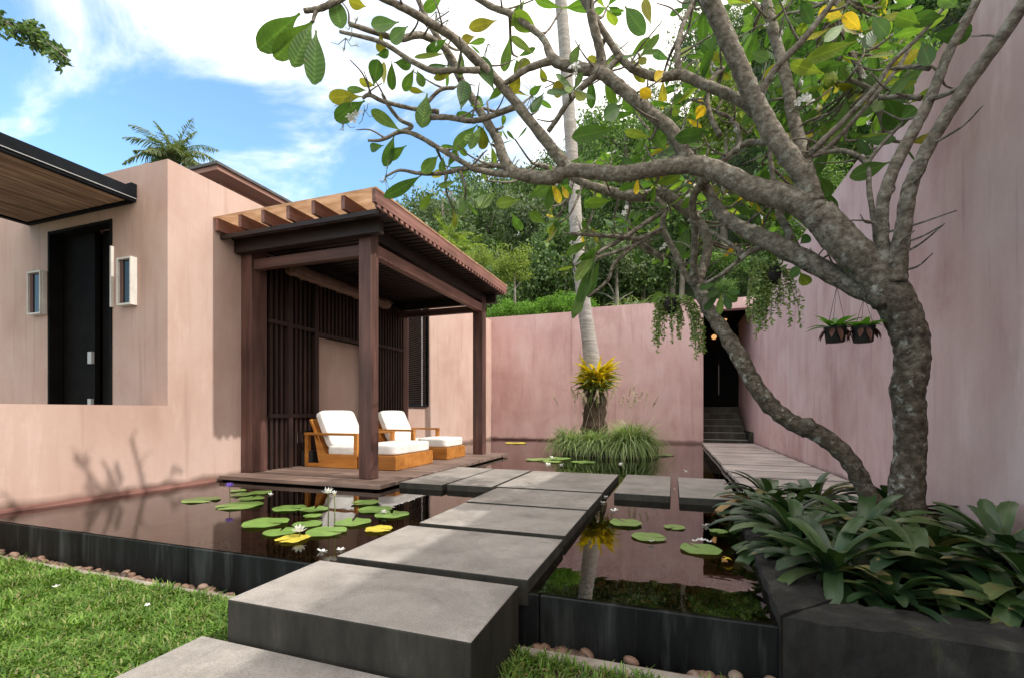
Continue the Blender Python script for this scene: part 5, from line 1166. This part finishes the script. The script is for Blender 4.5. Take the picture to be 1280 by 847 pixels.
def pebbles(name, x0, x1, n, rmin, rmax, seed, label, dens=None, ya=1.87):
    rr = random.Random(seed); q = MB()
    for k in range(n):
        x = rr.uniform(x0,x1)
        if dens and rr.random() > dens(x): continue
        r = rr.uniform(rmin,rmax); y = rr.uniform(ya,1.95); lay = rr.choice((0,0,0,1))
        z = -0.235+r*.5+lay*r*.7; mtx = Matrix.Rotation(rr.uniform(0,6.28),3,'Z')@Matrix.Rotation(rr.uniform(-.4,.4),3,'X')
        sc = Vector((r*rr.uniform(1,1.5),r*rr.uniform(.8,1.05),r*rr.uniform(.55,.8))); ph = rr.uniform(0,6)
        q.add([Vector((x,y,z))+mtx@Vector((v.x*sc.x*(1+.1*math.sin(4*v.y+ph)),v.y*sc.y*(1+.1*math.sin(3*v.z+ph)),v.z*sc.z)) for v in ico], icf)
    tag(q.build(name, M['pebble'], smooth=True), label, 'pebbles', kind='stuff')
pebbles('pebble_strip', -6.2, -1.68, 620, .012, .026, 3, 'strip of brown river pebbles between kerb and black pool wall', None, 1.83)
pebbles('pebble_heap', -0.60, 0.85, 150, .015, .032, 5, 'rounded brown pebbles in the shady trough below the right pool wall', lambda x: 1.0 if (x < -0.30 or x > 0.05) else 0.15)
# leaf litter on the bare soil
q = MB()
for k in range(60):
    x = rf.uniform(-0.58,-0.30); y = rf.uniform(1.0,1.76); c = Vector((x,y,-0.180)); a = rf.uniform(0,6.28)
    blade(q, c, c+Vector((math.cos(a)*.03,math.sin(a)*.03,.006)), .012, Vector((0,0,1)), 0, 'lance', .2, .1, 4)
tag(q.build('leaf_litter', M['strap_dry']), 'dry leaf litter on the bare soil at the foot of the stone block', 'leaf litter', kind='stuff')

# ------------------------------------------------------------------ background trees
def crown_np(seed, clumps, nleaf, leaf, spread=1.0, flat=0.75, shell=0.35):
    """unit crown (about 1 m radius, centre at 0): leaf-sized diamonds on many clumps"""
    rr = np.random.RandomState(seed); Vs = []
    for k in range(clumps):
        v = rr.normal(size=3); v /= np.linalg.norm(v); c = v*(rr.uniform(0.25,0.82)); c[2] *= flat; cr = rr.uniform(0.20,0.42)*spread
        m = nleaf//clumps
        u = rr.normal(size=(m,3)); u /= np.linalg.norm(u,axis=1)[:,None]
        rad = cr*(1-shell*rr.uniform(0,1,m)**2)*(1+0.25*rr.normal(size=m))
        P = c+u*rad[:,None]*np.array([1,1,0.8])
        nrm = u*0.9+rr.normal(size=(m,3))*0.75+np.array([0,0,0.35]); nrm /= np.linalg.norm(nrm,axis=1)[:,None]
        t = np.cross(nrm, rr.normal(size=(m,3))); t /= np.linalg.norm(t,axis=1)[:,None]; b = np.cross(nrm,t)
        s = leaf*rr.uniform(0.6,1.3,m)[:,None]
        Q = np.stack([P-t*s, P-b*s*0.55, P+t*s, P+b*s*0.55],1); Vs.append(Q)
    return np.concatenate(Vs).reshape(-1,3)
CR = [crown_np(1,26,3600,0.045), crown_np(2,34,4200,0.040,0.9,0.95), crown_np(3,20,3200,0.050,1.1,0.8), crown_np(4,40,4600,0.036,0.8,1.2)]
def quads(V): return np.arange(len(V)).reshape(-1,4)
def rotz(V, a): c, s = math.cos(a), math.sin(a); return V@np.array([[c,s,0],[-s,c,0],[0,0,1]])
rt = random.Random(21)
def bg_tree(px, py, d, rpx, mt, proto, label, zs=1.0, name='forest_tree', trunk=True, cat='tree'):
    c = at(px,py,d); r = rpx*d/FOC; zb = -0.3+hill_h(c.x,c.y)
    base = Vector((c.x,c.y,min(zb,c.z-r*0.5)))
    t = thing(name, tuple(base), label, cat, 'trees and shrubs beyond the rear wall')
    V = rotz(CR[proto],rt.uniform(0,6.28))*np.array([r,r,r*zs])+np.array(c-base)
    o = mesh_np('crown', V, quads(V), mt); o.parent = t
    q = MB(); tp = c+Vector((r*.1,0,r*zs*.35)); md = (base+tp)/2+Vector((rt.uniform(-.12,.12)*r,0,0)); rb = max(0.05,r*0.075)
    ph = smooth_path([tuple(base)+(rb,),tuple(md)+(rb*.8,),tuple(tp)+(rb*.35,)],4); q.tube([h[:3] for h in ph],[h[3] for h in ph],8)
    for k in range(5):
        f = rt.uniform(.55,.9); s = base.lerp(tp,f); e = s+Vector((rt.uniform(-1,1)*r*.6,rt.uniform(-1,1)*r*.6,rt.uniform(.1,.5)*r)); q.tube([s,(s+e)/2+Vector((0,0,.05*r)),e],[rb*.35,rb*.25,rb*.1],6)
    q.build('trunk', M['trunk'], t, smooth=True)
bg_tree(548,268,27,56,M['fol_grey'],1,'broad grey-green tree rising just above the pavilion eave')
bg_tree(607,262,30,46,M['fol_dark'],3,'dark vine-draped tree right of the grey-green one',1.5)
bg_tree(662,268,27,52,M['fol_grey'],0,'pale rounded tree left of the palm trunk, mid height',1.1)
bg_tree(640,330,19,34,M['fol_lime'],1,'yellow-green feathery bush above the clipped hedge',0.9,'feathery_bush',cat='bush')
bg_tree(700,300,23,36,M['fol_dark'],2,'dark bushy tree directly behind the palm trunk',1.1)
bg_tree(598,322,17,20,M['fol_lime'],2,'small lime shrub peeping over the pavilion roof edge',1.0,'lime_shrub',cat='bush')
bg_tree(775,190,26,62,M['fol_mid'],3,'tall mid-green tree right of the palm trunk against the sky',1.2)
bg_tree(872,72,34,40,M['fol_dark'],3,'slim tall tree standing up against the pale sky',1.9)
bg_tree(905,130,24,62,M['fol_lime'],1,'sunny yellow-green tree behind the upper frangipani limbs',1.2)
bg_tree(1010,95,22,78,M['fol_dark'],0,'dark leafy tree behind the frangipani fork',1.2)
bg_tree(1090,120,19,70,M['fol_mid'],2,'leafy tree looming over the right wall corner',1.3)
bg_tree(1010,235,16,50,M['fol_mid'],3,'bright-leaved shrub above the entrance, left of the right wall',0.8,'leafy_shrub',cat='bush')
bg_tree(900,330,16,36,M['fol_mid'],2,'shrub behind the wall above the entrance opening',0.7,'leafy_shrub',cat='bush')
bg_tree(850,270,21,55,M['fol_dark'],1,'dark tree behind the leaning stem of the frangipani',1.0)
bg_tree(765,320,20,45,M['fol_grey'],0,'grey-green tree right of the palm trunk above the pandan',0.9)
bg_tree(905,358,15.2,20,M['fol_mid'],1,'low bright shrub in the gap above the entrance lintel',0.8,'leafy_shrub',cat='bush')
bg_tree(935,330,16.5,30,M['fol_dark'],0,'dark shrub behind the right vine basket',0.9,'leafy_shrub',cat='bush')
bg_tree(975,290,17.5,36,M['fol_mid'],2,'leafy shrub behind the limb left of the right wall edge',0.9,'leafy_shrub',cat='bush')
# clipped hedge on the wall
hc = at(672,373,14.0); t = thing('hedge', (hc.x,hc.y,2.6), 'bright green feathery hedge spilling over the rear wall top', 'hedge')
hv = []
for k in range(9):
    f = k/8; Vp = rotz(CR[1+k%3],k*1.7)*np.array([0.62,0.5,0.50+0.12*math.sin(k*2.2)])*0.95
    hv.append(Vp+np.array([-1.32+2.62*f+hc.x, hc.y+0.15*math.sin(k), 3.78+0.10*math.sin(k*1.3)+0.14*f]))
hv = np.concatenate(hv)-np.array([hc.x,hc.y,2.6]); o = mesh_np('foliage', hv, quads(hv), M['fol_hedge']); o.parent = t
q = MB()
for k in range(5): xx = hc.x-1.2+0.6*k; q.tube([(xx,hc.y,-0.3),(xx+.05,hc.y,1.8),(xx,hc.y,3.9)],[.04,.035,.02],7)
q.build('stems', M['trunk'], t)
# pandan clumps
def pandan(px, d, zc, label, n=260, ln=0.95):
    c = at(px,380,d); c.z = zc; t = thing('pandan_clump', tuple(c), label, 'plant', 'arching grass-leaved clumps on the wall')
    q = MB()
    for k in range(n):
        a = rt.uniform(0,6.28); el = rt.uniform(0.35,1.45); l = ln*rt.uniform(.6,1.15); p = c+Vector((rt.uniform(-.3,.3),rt.uniform(-.2,.2),0)); hd = Vector((math.cos(a),math.sin(a),0)); sd_ = Vector((-math.sin(a),math.cos(a),0)); ang = el; vs = []
        for i in range(7):
            hw = .018*(1-i/6)**.5+.001; vs += [p-sd_*hw, p+sd_*hw]; p = p+(hd*math.cos(ang)+Vector((0,0,math.sin(ang))))*(l/6); ang -= 2.3/6
        q.add(vs, [(2*i,2*i+1,2*i+3,2*i+2) for i in range(6)])
    q.build('blades', M['pandan'], t)
    q = MB(); q.tube([(c.x,c.y,-0.3),(c.x,c.y,zc+.05)],[.10,.08],8); q.build('stem', M['trunk'], t)
pandan(790,14.0,3.75,'pale arching grass-leaved clump just right of the palm trunk')
pandan(842,14.3,3.70,'pale arching grass-leaved clump behind the left vine basket')
# palms
def frond(mb, base, dirv, ln, droop, rr, lw=0.03, ll=0.5, n=34):
    pts = []; p = Vector(base); dv = Vector(dirv).normalized(); seg = 14
    for i in range(seg+1):
        pts.append(p.copy()); p = p+dv*(ln/seg); dv = (dv+Vector((0,0,-droop/seg))).normalized()
    mb.tube(pts, [0.03*ln/3*(1-.8*i/seg) for i in range(seg+1)], 4, 0)
    for k in range(n):
        u = 0.12+0.88*k/n; i = min(seg-1,int(u*seg)); f = u*seg-i; c = pts[i].lerp(pts[i+1],f); ax = (pts[i+1]-pts[i]).normalized()
        sd_ = ax.cross(Vector((0,0,1)));
        if sd_.length < 1e-3: sd_ = Vector((1,0,0))
        sd_.normalize(); l = ll*math.sin(math.pi*min(1,(0.15+0.85*u)))**.6*rr.uniform(.8,1.1)
        for sg in (1,-1):
            e = c+(sd_*sg*0.75+ax*0.55+Vector((0,0,-0.6))+rand_dir(rr)*.22).normalized()*l
            blade(mb, c, e, lw, Vector((0,0,1))+rand_dir(rr)*.3, 0, 'lance', .1, .05, 3)
def palm(px, py, d, ln, label, n=16, mt='palmleaf', el0=(-0.35,1.2)):
    c = at(px,py,d); t = thing('palm_tree', (c.x,c.y,-0.3), label, 'palm')
    rr = random.Random(int(px)); q = MB()
    for k in range(n):
        a = k*2.4+rr.uniform(-.2,.2); el = rr.uniform(*el0); frond(q, c, (math.cos(a)*math.cos(el),math.sin(a)*math.cos(el),math.sin(el)), ln*rr.uniform(.7,1.1), 0.9+rr.uniform(-.2,.8), rr, lw=0.022*ln, ll=0.24*ln)
    q.build('fronds', M[mt], t)
    q = MB(); q.tube([(c.x+.3,c.y,-0.3),(c.x+.15,c.y,c.z*.5),(c.x,c.y,c.z)],[.16,.12,.10],10); q.build('trunk', M['palmbark'], t, smooth=True)
palm(218,198,34,3.5,'distant coconut palm crown poking above the left house roof',34,'palmleaf',(-0.15,1.35))
palm(577,315,18,1.3,'bright young palm just over the pavilion roof edge, right side',12,'fol_lime',(0.2,1.3))
palm(560,296,20,1.2,'small yellowish palm beside the young palm over the roof edge',9,'fol_lime',(0.3,1.3))

# tree whose leafy branch hangs into the upper left
ot = thing('overhanging_tree', (-9.6,3.0,0.2), 'leafy tree branch reaching into the upper left corner of the sky', 'tree')
q = MB(); ends = L((-120,10,6.2,9),(-40,20,6.0,6),(10,30,5.9,4),(50,48,5.85,2.5),(88,76,5.8,1.2))
base = [(-9.6,3.0,0.2,.14),(-9.7,3.1,2.6,.12)]
ph = smooth_path(base+ends, 6); q.tube([h[:3] for h in ph],[h[3] for h in ph],8)
cl = MB(); ro = random.Random(31)
for k in range(26):
    f = ro.uniform(0.62,1.0); h = ph[int(f*(len(ph)-1))]; s = Vector(h[:3]); e = s+Vector((ro.uniform(-.12,.22),ro.uniform(-.2,.2),ro.uniform(-.26,.16)))*(1.25-f*.6)
    q.tube([s,e],[.006,.003],4)
    for j in range(30):
        c = s.lerp(e,ro.uniform(.2,1.05))+rand_dir(ro)*.05; blade(cl, c, c+(rand_dir(ro)+Vector((0,0,-.3))).normalized()*ro.uniform(.05,.085), ro.uniform(.025,.042), rand_dir(ro), 0, 'lance', .08, 0, 4)
q.build('branch', M['trunk'], ot, smooth=True); cl.build('leaves', M['fol_dark'], ot)

# dense wood on the hillside
Vs = []; tr = MB()
def treeline(px): return np.interp(px, [380,480,500,540,600,650,700,760,800,835,860,890,920,1000,1300], [300,262,240,224,206,196,166,132,100,92,84,30,-20,-90,-260])
for k in range(135):
    px = rt.uniform(400,1230); f = rt.random(); d = 20+26*f**0.8
    ty = treeline(px); rpx = rt.uniform(34,62)*(30/d)**.4
    lo_ = 395-110*f; hi_ = ty+rpx*1.0
    py = hi_+(lo_-hi_)*((1-f)**1.1)*rt.uniform(.6,1.0) if lo_ > hi_ else hi_
    c = at(px,py,d); r = rpx*d/FOC; Vp = rotz(CR[rt.randrange(4)],rt.uniform(0,6.28))*np.array([r,r,r*rt.uniform(.8,1.5)])+np.array(c); Vs.append(Vp)
    zb = -.3+hill_h(c.x,c.y); tr.tube([(c.x,c.y,min(zb,c.z-r)),(c.x+r*.1,c.y,c.z+r*.3)],[r*.07,r*.03],6)
for k in range(60):
    x = rt.uniform(6,34); y = rt.uniform(19,40); zb = -.3+hill_h(x,y); r = rt.uniform(2.2,3.6)
    Vs.append(rotz(CR[rt.randrange(4)],rt.uniform(0,6.28))*np.array([r,r,r*1.1])+np.array([x,y,zb+r*.8]))
for k in range(120):
    x = rt.uniform(-24,16); y = rt.uniform(15.5,34); zb = -.3+hill_h(x,y); r = rt.uniform(.7,1.5)
    Vs.append(rotz(CR[rt.randrange(4)],rt.uniform(0,6.28))*np.array([r,r,r*.7])+np.array([x,y,zb+r*.3]))
Vs = np.concatenate(Vs); tag(mesh_np('hillside_wood', Vs, quads(Vs), M['fol_dark']), 'dense dark green wood covering the hillside behind the garden', 'wood', kind='stuff')
tag(tr.build('wood_trunks', M['trunk']), 'pale trunks standing within the dense hillside wood', 'wood', kind='stuff')

for o in bpy.data.objects:
    if '_o' in o: del o['_o']
